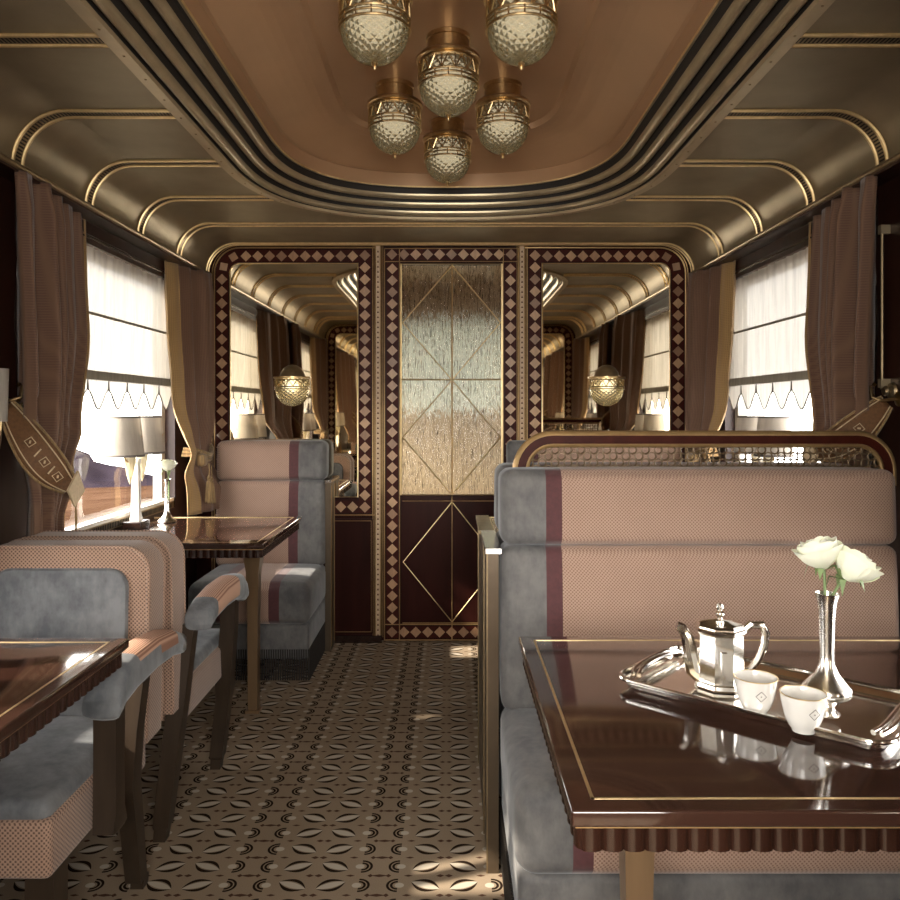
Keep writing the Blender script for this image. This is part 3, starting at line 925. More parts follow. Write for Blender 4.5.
def band_tie(sg, yh, yk, zh, zk, label):
    """embroidered band sweeping from hook on wall (yh,zh) to knot (yk,zk)"""
    root = thing('curtain_tieback', label, 'tieback', (sg*1.2, (yh+yk)/2, (zh+zk)/2)); L = root.location
    P0, P1 = Vector((sg*1.385, yh, zh)), Vector((sg*1.20, yk, zk)); D = (P1-P0).normalized(); NN = Vector((-sg*.55, -.83, 0)).normalized(); WD = D.cross(NN).normalized()
    def pt(u, v):
        w = .022+.085*math.sin(PI*min(1, u*.9+.05))**.7
        c = P0.lerp(P1, u)+NN*(.03+.06*math.sin(PI*min(1, u*1.15)))+Vector((0, 0, -.03*math.sin(PI*u)))
        return c+WD*w*v*.5+NN*.008*math.cos(v*1.5)
    b = MB(); nu, nv = 20, 8
    vs = [pt(i/nu, -1+2*j/nv) for i in range(nu+1) for j in range(nv+1)]
    b.add(vs, [(i*(nv+1)+j, (i+1)*(nv+1)+j, (i+1)*(nv+1)+j+1, i*(nv+1)+j+1) for i in range(nu) for j in range(nv)], 'tieband')
    o = b.build('fabric_band', root, loc=L); sm = o.modifiers.new('Solidify', 'SOLIDIFY'); sm.thickness = .006
    b = MB()
    for v in (-1, 1, -.72, .72): b.tube([pt(i/20, v)+NN*.004 for i in range(21)], .004 if abs(v) == 1 else .002, 'tassel' if abs(v) == 1 else 'tielight', 6)
    for u, s_ in ((.33, 1), (.55, 1), (.77, 1), (.44, .5), (.66, .5)):
        c = pt(u, 0)+NN*.008; q = .016
        if s_ == 1:
            a_, b_ = (D+WD)*.7*q, (D-WD)*.7*q
            b.tube([c+a_, c+b_, c-a_, c-b_], .0018, 'tielight', 5, True)
            b.tube([c+a_*.3, c-a_*.3], .003, 'tielight', 5)
        else:
            b.tube([c+WD*.014+D*.004, c-WD*.014-D*.004], .0025, 'tielight', 5)
    b.build('embroidery', root, loc=L)
    k = pt(1, 0); b = MB(); q = .055
    xk = k.x-sg*.012
    b.prism([(k.y-q, k.z), (k.y-.01, k.z-q*1.0), (k.y+q, k.z-.01), (k.y+.01, k.z+q)], xk, xk+.006, 'tielight', axis='x'); b.build('lace_point', root, loc=L)
    tassel('tassel', k.x-sg*.01, k.y+.01, k.z-.13, .10, '', .7, root, L)
    b = MB(); b.tube([(k.x-sg*.01, k.y+.01, k.z-.02), (k.x-sg*.01, k.y+.01, k.z-.13)], .003, 'tassel', 6); b.build('cord', root, loc=L)

WS = WINS[1]
# near curtains of window 2 / 4 and far curtains
def two(sg, side, w):
    a, c = w
    lab = {(-1, 1): ('brown checked curtain tied with embroidered band beside the desert view', 'brown checked curtain with gold rope tie between desert window and mirror'),
           (1, 1): ('brown checked curtain beside the slim blind rod and round wall knob', 'brown curtain with sunlit golden edge between the lattice-side window and mirror'),
           (-1, 0): ('brown curtain by the entrance on the armchair side, seen in the mirror', 'brown curtain beside the near armchair, tied back towards the dark wall post'),
           (1, 0): ('brown curtain by the entrance on the tea-tray side, seen in the mirror', 'brown curtain beside the tea-tray table, edge away from the blind rod')}[(sg, side)]
    if side == 1:
        curtain(sg, 2.41 if sg < 0 else 2.455, 1, lab[0], 'near', '', near_shape)
        curtain(sg, 4.30, -1, lab[1], 'far', '', far_shape)
    else:
        curtain(sg, .42, 1, lab[0], 'far', '', far_shape)
        curtain(sg, 2.12, -1, lab[1], 'far', '', near_shape)
for sg in (-1, 1):
    two(sg, 1, WINS[1]); two(sg, 0, WINS[0])
band_tie(-1, 2.46, 2.49, 1.30, 1.04, 'embroidered diamond tieback band round the curtain beside the desert view')
band_tie(1, 2.50, 2.60, 1.31, 1.14, 'embroidered tieback band just above the brass lattice rail end')
rope_tie(-1, 4.27, 4.035, 1.07, 'gold rope tieback with two tassels beside the mirror and desert window')
rope_tie(1, 4.27, 4.035, 1.07, 'gold rope tieback of the curtain behind the lattice rail')
rope_tie(-1, .46, .79, 1.07, 'gold rope tieback by the entrance on the armchair side, seen in mirror')
rope_tie(1, .46, .79, 1.07, 'gold rope tieback by the entrance on the tea-tray side, seen in mirror')

# wall hooks, knob and blind rod
def hook(sg, y, label):
    root = thing('tieback_hook', label, 'hook', (sg*XW, y, 1.32)); L = root.location
    b = MB(); b.lathe([(0, .0), (.024, 0), (.024, .004), (.014, .008), (.006, .01), (0, .01)], 'brass', (0, 0, 0), 20)
    for i, v in enumerate(b.v): b.v[i] = Vector((L.x-sg*v.z, L.y+v.x, L.z+v.y))
    b.build('rosette', root, loc=L)
    b = MB(); b.tube([(L.x, y, 1.32), (L.x-sg*.05, y+.005, 1.315), (L.x-sg*.075, y+.02, 1.325), (L.x-sg*.075, y+.03, 1.36)], .005, 'brass', 8)
    for k in range(6): b.lathe([(0, -.008), (.008, 0), (0, .008)], 'brass', (L.x-sg*(.068+.006*math.sin(k*2)), y+.03+.004*math.cos(k*2), 1.285+.016*k), 8)
    b.build('hook_arm', root, loc=L)
hook(-1, 2.42, 'brass tieback hook on the dark post beside the embroidered curtain band')
hook(1, 2.46, 'brass tieback hook above the rounded end of the lattice rail')
b = MB(); b.lathe([(0, .03), (.012, .029), (.018, .022), (.012, .014), (.024, .008), (.028, 0), (0, 0)], 'bronze', (0, 0, 0), 24)
for i, v in enumerate(b.v): b.v[i] = Vector((XW-v.z, 2.50+v.y*1.0, 1.345+v.x))
tag(b.build('brass_rosette', loc=(XW, 2.50, 1.345)), 'round brass knob on dark wall beside the slim blind rod', 'knob')
root = thing('blind_rod', 'slim pale vertical blind rod with end brackets on the dark wall', 'blind rod', (1.38, 2.52, 1.6)); L = root.location
b = MB(); b.tube([(1.378, 2.52, 1.35), (1.378, 2.52, 1.87)], .0055, 'bronze', 8); b.build('rod', root, loc=L)
for z in (1.37, 1.86):
    b = MB(); b.box(1.37, 1.402, 2.51, 2.53, z-.014, z+.014, 'mouldlight'); b.build('bracket', root, loc=L)

# small wall lamp at the near dark post, only its edge in frame
root = thing('wall_sconce', 'white cylindrical wall sconce with brass arm on the dark post beside curtain hook', 'wall lamp', (-XW, 2.46, 1.30)); L = root.location
b = MB(); b.lathe([(0, 0), (.022, 0), (.026, .16), (0, .16)], 'shade', (-1.36, 2.385, 1.25), 18); b.build('shade', root, loc=L)
b = MB(); b.tube([(-XW, 2.385, 1.17), (-1.365, 2.385, 1.17), (-1.36, 2.385, 1.21), (-1.36, 2.385, 1.25)], .007, 'brass', 8); b.build('arm', root, loc=L)

# ------------------------------------------------------------------ banquettes
def banquette(name, w, aisle, both, loc, rz, label, end_panel=True):
    """local: x 0..w, back at y=.0 (y=-.64 front), faces -y. aisle: +1 aisle at x=w, -1 aisle at x=0"""
    root = thing(name, label, 'banquette', loc, rz)
    g, mr = (.14, .19) if both else (.122, .166)
    if both: xb = [(g, 'velvet'), (mr, 'maroon'), (w-mr, 'pink'), (w-g, 'maroon'), (w+1, 'velvet')]
    elif aisle < 0: xb = [(g, 'velvet'), (mr, 'maroon'), (w+1, 'pink')]
    else: xb = [(w-mr, 'pink'), (w-g, 'maroon'), (w+1, 'velvet')]
    xk = xb if not both else [(w-mr, 'pink'), (w-g, 'maroon'), (w+1, 'velvet')]
    lean = lambda p: Vector((p.x, p.y-(1.118-p.z)*.045, p.z))
    n = (24, 4, 6)
    b = MB(); b.rbox((0, -.145, .909), (w, -.012, 1.118), .028, 'pink', (.004, .004, .012, 0, 0, .003), n, xk, fn=lean); b.build('head_cushion', root, sharp=80)
    b = MB(); b.rbox((0, -.145, .455), (w, -.012, .908), .028, 'pink', (.004, .004, .015, 0, 0, 0), n, xk, fn=lean); b.build('back_cushion', root, sharp=80)
    b = MB(); b.rbox((0, -.63, .265), (w, -.08, .465), .045, 'pink', (.004, .004, .01, 0, 0, .012), n, xb); b.build('seat_cushion', root, sharp=80)
    b = MB(); b.rbox((.006, -.61, .10), (w-.006, -.02, .268), .02, 'velvet', n=(6, 4, 3)); b.build('base', root, sharp=80)
    # fringe
    b = MB(); xs = 0.0; side = w-.003 if aisle > 0 else .003
    k = 0; x = .01
    while x < w:
        b.box(x, x+.006, -.615, -.609, .004, .15+.0, 'groove'); x += .011
    y = -.61
    while y < -.03:
        b.box(side-.003, side+.003, y, y+.006, .004, .15, 'groove'); y += .011
    f = b.build('fringe', root, smooth=False); f['kind'] = 'stuff'
    if end_panel:
        xa = (w, w+.03) if aisle > 0 else (-.035, -.003)
        b = MB(); b.box(xa[0], xa[1], -.15, .0, 0, .90, 'endpanel'); b.box(xa[0]-.004, xa[1]+.002, -.155, .0, .897, .91, 'chrome')
        for yy in (-.13, -.02): b.box(xa[0]-.002 if aisle < 0 else xa[1]-.002, xa[0]+.002 if aisle < 0 else xa[1]+.002, yy-.004, yy+.004, .02, .88, 'trimgold')
        b.build('end_panel', root)
    return root
banquette('banquette', .58, 1, True, (-1.245, YW-.008, 0), 0, 'single rose and grey velvet banquette against the door wall beside the far table')
banquette('banquette', 1.10, -1, False, (.143, 2.335, 0), 0, 'wide rose woven banquette with grey velvet edge behind the tea-tray table', False)
banquette('banquette', 1.10, 1, False, (1.243, 2.375, 0), PI, 'back-to-back banquette behind the brass lattice rail facing the door wall', False)
banquette('banquette', .93, -1, False, (.31, YW-.008, 0), 0, 'wide rose banquette against the door wall, glimpsed through the lattice', False)
# shared end panel on the aisle between back-to-back benches
root = thing('bench_end_panel', 'low bronze end panel with polished cap on the aisle between benches', 'panel', (.12, 2.5, 0)); L = root.location
b = MB(); b.box(.105, .135, 2.19, 2.88, 0, .89, 'endpanel')
for y in (2.195, 2.40, 2.875): b.box(.101, .105, y-.005, y+.005, .0, .89, 'bronze')
b.build('panel_body', root, loc=L)
b = MB(); b.box(.098, .142, 2.18, 2.52, .888, .902, 'chrome'); b.build('polished_cap', root, loc=L)
b = MB(); b.box(.094, .14, 2.525, 2.89, .888, .9, 'bronze'); b.build('polished_cap', root, loc=L)

# lattice rail
root = thing('lattice_rail', 'bronze cane-lattice rail with rounded ends on top of the wide banquette', 'rail', (.75, 2.355, 1.1)); L = root.location
yy = 2.355
def rail_path(inset):
    x0, x1, zt4, r = .19+inset, 1.325-inset, 1.219-inset, .115-inset
    pts = [(x0, 1.06), (x0, zt4-r)]+[(x0+r-r*math.cos(math.radians(a)), zt4-r+r*math.sin(math.radians(a))) for a in range(10, 91, 10)]
    return pts+[(x0+x1-p[0], p[1]) for p in pts[::-1]]
b = MB(); b.tube([(x, yy, z) for x, z in rail_path(.007)], .012, 'trimgold', 10)
b.build('outer_bead', root, loc=L)
b = MB(); A_, B_ = rail_path(.010), rail_path(.034); m = len(A_)
vs = [(x, y2, z) for y2 in (yy-.011, yy+.011) for P_ in (A_, B_) for x, z in P_]
fs = []
for i in range(m-1): fs += [(i, i+1, m+i+1, m+i), (2*m+i, 3*m+i, 3*m+i+1, 2*m+i+1), (m+i, m+i+1, 3*m+i+1, 3*m+i), (i, 2*m+i, 2*m+i+1, i+1)]
b.add(vs, fs, 'inlaydark'); b.build('wood_band', root, loc=L)
b = MB(); b.tube([(x, yy, z) for x, z in rail_path(.038)], .008, 'trimgold', 8); b.build('inner_bead', root, loc=L)
b = MB(); px_, rr = .0385, .0118
x0, x1, zt4, r = .19+.04, 1.325-.04, 1.219-.04, .075
def inside(x, z):
    if z > zt4 or x < x0 or x > x1: return False
    cx = x0+r if x < x0+r else (x1-r if x > x1-r else x)
    if cx != x and z > zt4-r: return (x-cx)**2+(z-(zt4-r))**2 < r*r
    return True
for j in range(6):
    z = 1.166-j*px_/2; x = x0+(px_/2 if j % 2 else 0)+.006
    while x < x1:
        if inside(x, z):
            n = 10
            b.tube([(x+rr*math.cos(2*PI*k/n+PI/8), yy, z+rr*math.sin(2*PI*k/n+PI/8)) for k in range(n)], .0027, 'lattice', 4, True)
            for a in (PI/4, 3*PI/4, 5*PI/4, 7*PI/4):
                b.bar((x+rr*math.cos(a), yy, z+rr*math.sin(a)), (x+px_*.36*math.cos(a), yy, z+px_*.36*math.sin(a)), .0038, .005, 'lattice', up=(0, 1, 0))
        x += px_
b.build('cane_lattice', root, loc=L)

# ------------------------------------------------------------------ tables
def table(w, aisle, loc, label, legx):
    """local: x 0..w, y -.385..+.385, z 0.. ; aisle -1 at x=0, +1 at x=w"""
    root = thing('dining_table', label, 'table', loc)
    T = .78; d = .385
    b = MB(); b.rbox((0, -d, T-.022), (w, d, T), .004, 'tablewood', n=(4, 4, 1)); 
    top = b.build('tabletop', root, sharp=30)
    b = MB(); i1 = .032
    xa, xb_ = (i1, w-.004) if aisle < 0 else (.004, w-i1)
    for a, c in (((xa, -d+i1), (xb_, -d+i1)), ((xa, d-i1), (xb_, d-i1)), ((xa if aisle < 0 else xb_, -d+i1), (xa if aisle < 0 else xb_, d-i1))):
        x0, x1 = sorted((a[0], c[0])); y0, y1 = sorted((a[1], c[1])); b.box(x0-.0022, x1+.0022, y0-.0022, y1+.0022, T-.0005, T+.0006, 'gold')
    b.build('brass_inlay', top)
    b = MB(); b.box(.006 if aisle < 0 else 0, w-(.006 if aisle > 0 else 0), -d+.006, d-.006, T-.025, T-.0225, 'trimgold'); b.build('brass_edge', top)
    # fluted apron
    b = MB(); z0, z1 = T-.056, T-.026; fr = .007
    def flutes(p, q, nrm):
        p, q = Vector(p), Vector(q); L = (q-p).length; n = int(L/.027); t = (q-p)/L; st = L/n
        for k in range(n):
            c = p+t*st*(k+.5); poly = []
            for i in range(9):
                a = PI*i/8; poly.append(c-t*math.cos(a)*st*.5+Vector(nrm)*math.sin(a)*fr)
            m = len(poly); vs = [(v.x, v.y, z0-.0) for v in poly]+[(v.x, v.y, z1) for v in poly]
            b.add(vs, [(i, i+1, m+i+1, m+i) for i in range(m-1)]+[tuple(range(m)), tuple(range(2*m-1, m-1, -1))], 'apronwood')
    e = .014
    xL, xR = (e, w) if aisle < 0 else (0, w-e)
    b.box(xL, xR, -d+e, d-e, z0, z1, 'apronwood')
    flutes((xL, -d+e), (xR, -d+e), (0, -1)); flutes((xR, d-e), (xL, d-e), (0, 1))
    if aisle < 0: flutes((xL, d-e), (xL, -d+e), (-1, 0))
    else: flutes((xR, -d+e), (xR, d-e), (1, 0))
    b.build('fluted_apron', root)
    # leg: tapering with a bracketed head and small foot
    b = MB(); secs = [(0, .030, .030), (.012, .030, .030), (.014, .020, .022), (.4, .022, .024), (.6, .027, .03), (.68, .038, .04), (T-.062, .058, .05)]
    vs = []
    for z, a, c in secs: vs += [(legx+sx*a, sy*c, z) for sx, sy in ((-1, -1), (1, -1), (1, 1), (-1, 1))]
    fs = []
    for k in range(len(secs)-1):
        for j in range(4): fs.append((4*k+j, 4*k+(j+1) % 4, 4*k+4+(j+1) % 4, 4*k+4+j))
    fs += [(3, 2, 1, 0), tuple(4*(len(secs)-1)+j for j in range(4))]
    b.add(vs, fs, 'legwood'); b.build('leg', root)
    return root
table(.69, 1, (-1.395, 3.37, 0), 'small walnut table with fluted edge before the far banquette and desert window', .69-.132)
table(.685, 1, (-1.395, 1.365, 0), 'small walnut table catching window glare in front of the near armchair', .685-.132)
table(1.24, -1, (.153, 1.38, 0), 'wide polished walnut table carrying the silver tea tray', .172)
table(1.24, -1, (.153, 3.37, 0), 'wide walnut table hidden behind the lattice rail by the door wall', .172)

# ------------------------------------------------------------------ armchairs
def armchair(loc, rz, label, style):
    root = thing('armchair', label, 'armchair', loc, rz)
    # seat
    b = MB(); b.rbox((-.235, -.31, .335), (.235, .20, .455), .016, 'pinkdark', n=(6, 6, 2)); b.build('seat_box', root, sharp=80)
    b = MB(); b.rbox((-.225, -.30, .44), (.225, .17, .487), .022, 'bluevelvet', (0, 0, 0, 0, 0, .012), (8, 8, 2)); b.build('seat_cushion', root, sharp=80)
    # back with rounded top corners
    def backshape(w, z0, z1, r, y0, y1, mat, name, lean=.05, par=None):
        b = MB(); poly = [(-w, z0)]+[(-w+r-r*math.cos(a), z1-r+r*math.sin(a)) for a in [PI/2*i/8 for i in range(9)]]
        poly += [(-x, z) for x, z in poly[::-1]]
        n = len(poly); e = .012; cxm, czm = 0, (z0+z1)/2
        rings = []
        for yq, sc_ in ((y0, .94), (y0-.0+(-.004 if False else 0), .94), (y0+e*.3*(1 if y1 > y0 else -1), .985), (y0+e*(1 if y1 > y0 else -1), 1), (y1-e*(1 if y1 > y0 else -1), 1), (y1-e*.3*(1 if y1 > y0 else -1), .985), (y1, .95)):
            rings.append([(x*(1-(1-sc_)*.3*.2/w), yq+(z-z0)*lean, z0+(z-z0)*(1-(1-sc_)*.2)) for x, z in poly])
        vs = [p for rg in rings for p in rg]; m = len(rings)
        fs = [(k*n+i, k*n+(i+1) % n, (k+1)*n+(i+1) % n, (k+1)*n+i) for k in range(m-1) for i in range(n)]
        fs += [tuple(range(n)), tuple((m-1)*n+i for i in range(n-1, -1, -1))]
        b.add(vs, fs, mat); return b.build(name, par or root, sharp=40)
    bk = backshape(.236, .40, .92, .07, .19, .305, 'pinkdark', 'backrest')
    bb_ = MB(); fr = [(-.234, .42)]+[(-.234+.068-.068*math.cos(a), .917-.068+.068*math.sin(a)) for a in [PI/2*i/8 for i in range(9)]]
    fr += [(-x, z) for x, z in fr[::-1]]
    for yq in (.192, .302): bb_.tube([(x, yq+(z-.40)*.05, z) for x, z in fr], .006, 'pinkdark', 6)
    bb_.build('welt', bk)
    backshape(.182, .45, .862, .05, .178, .21, 'bluevelvet', 'back_pad')
    # arms
    for s in (-1, 1):
        b = MB(); path = [(.235, .655, .030), (.17, .675, .036), (.05, .685, .040), (-.08, .682, .043), (-.15, .672, .045), (-.185, .65, .040)]
        fw, mats, vs = .042, [], []
        n = 16; rings = []
        for (y, z, h) in [(.236, .652, .012)]+path+[(-.196, .64, .02)]:
            rg = []
            for k in range(n):
                a = 2*PI*k/n; ca, sa = math.cos(a), math.sin(a)
                rx = fw*abs(ca)**.6*(1 if ca > 0 else -1); rz_ = h*abs(sa)**.6*(1 if sa > 0 else -1)
                rg.append((s*.287+rx, y, z-.0+rz_))
            rings.append(rg)
        o0 = len(b.v); b.v += [Vector(p) for rg in rings for p in rg]
        for k in range(len(rings)-1):
            for i in range(n):
                mt = 'pink' if False else ('rib' if (k in (3,) and 1 <= i <= 8 or k in (2,) and 0 <= i <= 8) else 'bluevelvet')
                b.f.append([o0+k*n+i, o0+k*n+(i+1) % n, o0+(k+1)*n+(i+1) % n, o0+(k+1)*n+i]); b.m.append(b.mi(mt))
        b.f.append([o0+i for i in range(n)]); b.m.append(b.mi('bluevelvet')); b.f.append([o0+(len(rings)-1)*n+i for i in range(n)]); b.m.append(b.mi('bluevelvet'))
        b.build('arm_pad', root, sharp=80)
        def leg(pts, name, lo_=.285, hi_=.285):
            b = MB(); vs = []
            for y, z, wy, wxx in pts: vs += [(s*(lo_+(hi_-lo_)*min(1, z/.6))+sx*wxx/2, y+sy*wy/2, z) for sx, sy in ((-1, -1), (1, -1), (1, 1), (-1, 1))]
            fs = [(3, 2, 1, 0), tuple(4*(len(pts)-1)+j for j in range(4))]
            for k in range(len(pts)-1):
                for j in range(4): fs.append((4*k+j, 4*k+(j+1) % 4, 4*k+4+(j+1) % 4, 4*k+4+j))
            b.add(vs, fs, 'chairwood'); b.build(name, root, sharp=25)
        if style == 'a':
            leg([(-.125, .345, .04, .03), (-.145, .36, .075, .045), (-.15, .40, .05, .05), (-.15, .52, .046, .05), (-.15, .645, .05, .05)], 'arm_post')
            leg([(.235, 0, .035, .035), (.231, .03, .035, .035), (.205, .035, .042, .042), (.11, .25, .05, .042), (.06, .36, .055, .042), (.05, .50, .05, .036), (.07, .65, .045, .036)], 'leg', .20, .27)
            b = MB(); b.prism([(s*.19-.03, -.265), (s*.19+.03, -.265), (s*.19+.03, -.205), (s*.19-.03, -.205)], 0, .34, 'chairwood', axis='z'); b.build('leg', root)
        else:
            leg([(-.24, 0, .036, .036), (-.24, .035, .038, .038), (-.238, .045, .046, .046), (-.235, .25, .052, .048), (-.232, .29, .07, .052), (-.215, .33, .062, .052), (-.19, .52, .055, .05), (-.16, .645, .055, .05)], 'leg', .20, .27)
            leg([(.235, 0, .036, .036), (.235, .035, .038, .038), (.235, .045, .046, .046), (.235, .30, .056, .05), (.23, .42, .056, .05), (.20, .64, .05, .04)], 'leg', .175, .25)
    return root
armchair((-1.04, 1.90, 0), 0, 'woven armchair with velvet inner back facing the near glare-lit table', 'a')
armchair((-1.04, 2.60, 0), PI, 'woven armchair turned away, facing the small table by the desert window', 'b')

# ------------------------------------------------------------------ ceiling lamps
def lamp_geo(root, half=False, L=(0, 0, 0)):
    """local origin at the ceiling, hanging -z"""
    b = MB(); b.lathe([(0, 0), (.070, 0), (.070, -.012), (.066, -.014), (.066, -.05), (.080, -.055), (.096, -.062), (.101, -.068), (.101, -.076), (.094, -.08)], 'brass', L, 32); b.build('ceiling_mount', root)
    b = MB()
    def ring(r, z, t): b.tube([(r*math.cos(2*PI*k/40), r*math.sin(2*PI*k/40), z) for k in range(40)], t, 'brass', 6, True)
    ring(.093, -.086, .004); ring(.0935, -.13, .0035); ring(.0925, -.141, .003); ring(.094, -.156, .0035)
    n = 14
    for k in range(n):
        a0, a1, am = 2*PI*k/n, 2*PI*(k+1)/n, 2*PI*(k+.5)/n
        P = lambda a, z, r=.0935: (r*math.cos(a), r*math.sin(a), z)
        b.tube([P(a0, -.13), P(am, -.088)], .0024, 'brass', 5); b.tube([P(a1, -.13), P(am, -.088)], .0024, 'brass', 5)
        b.tube([P(a0, -.13), P(a0, -.086)], .0018, 'brass', 5); b.tube([P(am, -.156), P(am, -.13)], .0022, 'brass', 5)
    b.build('pierced_gallery', root)
    b = MB(); pr = [(.088, -.082), (.090, -.12), (.090, -.155)]
    for k in range(1, 13):
        a = PI/2*k/12; pr.append((.090*math.cos(a)+.0005, -.155-.088*math.sin(a)**1.0))
    b.lathe(pr, 'cutglass', L, 48); b.build('glass_bowl', root, sharp=80)
    b = MB(); b.lathe([(.009, -.240), (.009, -.246), (.004, -.249), (.0065, -.254), (.004, -.26), (0, -.262)], 'brass', L, 12); b.build('finial', root)
spots = [(-.01, 3.20), (-.198, 2.84), (.19, 2.84), (-.005, 2.47), (-.20, 2.10), (.19, 2.10), (0, 1.72)]
labs = ['farthest globe ceiling lamp of the cluster, closest to the door wall', 'small globe ceiling lamp on the desert-window side, second row from the door',
        'small globe ceiling lamp on the lattice-rail side, second row from the door', 'globe ceiling lamp at the centre of the cluster', 'large globe ceiling lamp cut by the frame on the desert-window side',
        'large globe ceiling lamp cut by the frame on the lattice-rail side', 'globe ceiling lamp above the frame closing the cluster']
first = None
for i, (x, y) in enumerate(spots):
    if first is None:
        first = thing('ceiling_lamp', labs[0], 'ceiling lamp', (x, y, H1-.001), 0, 'globe lamps in the copper dome'); lamp_geo(first)
    else: dup(first, (x, y, H1-.001), 0, labs[i], 'globe lamps in the copper dome')
for x, y in spots:
    ld = bpy.data.lights.new('bulb', 'POINT'); ld.energy = .09; ld.color = (1, .88, .7); ld.shadow_soft_size = .055
    lo = bpy.data.objects.new('bulb', ld); C.objects.link(lo); lo.location = (x, y, H1-.13)

# mirror sconces: half bowls fixed on the mirrors
def sconce(x, y, rz, label):
    root = thing('mirror_sconce', label, 'wall lamp', (x, y, 1.42), rz)
    H = (PI, 2*PI)
    b = MB(); b.lathe([(.0, .115), (.022, .112), (.045, .098), (.062, .075), (.070, .05), (.074, .048), (.074, .045)], 'bronze', (0, 0, 0), 24, 0, *H); 
    b.lathe([(.074, .045), (.102, .048), (.102, .040), (.09, .038)], 'brass', (0, 0, 0), 24, 0, *H); b.build('domed_cap', root)
    b = MB(); pr = [(.088, .04), (.092, .0), (.092, -.02)]
    for k in range(1, 13):
        a = PI/2*k/12; pr.append((.092*math.cos(a)+.0005, -.02-.095*math.sin(a)))
    b.lathe(pr, 'cutglass', (0, 0, 0), 36, 0, *H); b.build('glass_bowl', root, sharp=80)
    b = MB()
    for z in (.03, -.008, -.02): b.tube([(.094*math.cos(PI+PI*k/24), .094*math.sin(PI+PI*k/24), z) for k in range(25)], .003, 'brass', 6)
    n = 7
    for k in range(n):
        a0, a1 = PI+PI*k/n, PI+PI*(k+1)/n; am = (a0+a1)/2
        for a in (a0, a1): b.tube([(.094*math.cos(a), .094*math.sin(a), -.008), (.094*math.cos(am), .094*math.sin(am), .03)], .0025, 'brass', 5)
    b.build('pierced_gallery', root)
    ld = bpy.data.lights.new('bulb', 'POINT'); ld.energy = .12; ld.color = (1, .88, .66); ld.shadow_soft_size = .04
    lo = bpy.data.objects.new('bulb', ld); C.objects.link(lo); lo.location = (x, y+(-.04 if rz == 0 else .04), 1.42)
sconce(PX(292.5), YW-.004, 0, 'half-globe brass sconce on the mirror beside the desert window')
sconce(PX(606.5), YW-.004, 0, 'half-globe brass sconce on the mirror above the lattice rail')

# ------------------------------------------------------------------ twin table lamps
def twin_lamp(loc, label):
    root = thing('table_lamp', label, 'table lamp', loc)
    b = MB(); b.rbox((-.04, -.05, 0), (.04, .05, .03), .004, 'apronwood', n=(2, 2, 2)); b.build('plinth', root)
    b = MB(); b.prism([(-.02, -.02), (.02, -.02), (.02, .02), (-.02, .02)], .03, .045, 'marble', axis='z')
    vs = []
    for z, a in ((.045, .019), (.06, .0165), (.27, .0135), (.285, .016), (.295, .016)): vs += [(sx*a, sy*a, z) for sx, sy in ((-1, -1), (1, -1), (1, 1), (-1, 1))]
    b.add(vs, [(4*k+j, 4*k+(j+1) % 4, 4*k+4+(j+1) % 4, 4*k+4+j) for k in range(4) for j in range(4)]+[(16, 17, 18, 19)], 'marble'); b.build('column', root)
    for s in (-1, 1):
        y = s*.12
        b = MB(); b.tube([(0, 0, .285), (0, s*.05, .275), (0, y, .30), (0, y, .38)], .004, 'brass', 8); b.build('arm', root)
        b = MB(); b.lathe([(.078, .315), (.061, .475), (.0605, .475), (.0775, .315)], 'shade', (0, y, 0), 32); sh = b.build('lampshade', root)
        b = MB(); b.lathe([(.0795, .311), (.0795, .320), (.0775, .320), (.0775, .311), (.0795, .311)], 'greyband', (0, y, 0), 32); b.build('lower_binding', sh)
        b = MB(); b.lathe([(.0625, .470), (.0615, .478), (.060, .478), (.060, .470), (.0625, .47)], 'greyband', (0, y, 0), 32); b.build('upper_binding', sh)
        b = MB(); c = Vector((.071 if loc[0] < 0 else -.071, y, .395)); q = .011
        b.tube([c+Vector((0, -q, 0)), c+Vector((0, q, 0))], .0015, 'inlaylight', 4); b.tube([c+Vector((0, -q*.5, -q*.7)), c+Vector((0, q*.5, q*.7))], .0015, 'inlaylight', 4); b.build('star_emblem', sh)
        b = MB(); b.lathe([(0, .19), (.006, .205), (.013, .23), (.02, .27), (.026, .31), (0, .312)], 'leafglass', (0, y*.55, 0), 10); b.build('glass_pendant', root)
    return root
tl = twin_lamp((-1.345, 3.385, .781), 'twin-shade white column lamp in front of the desert view')
dup(tl, (1.345, 3.40, .781), PI, 'twin-shade white column lamp at the window behind the lattice rail')
dup(tl, (-1.345, 1.365, .781), 0, 'twin-shade column lamp at the armchair-side window, seen in mirror')
dup(tl, (1.345, 1.40, .781), PI, 'twin-shade column lamp at the tea-tray window, seen in mirror')

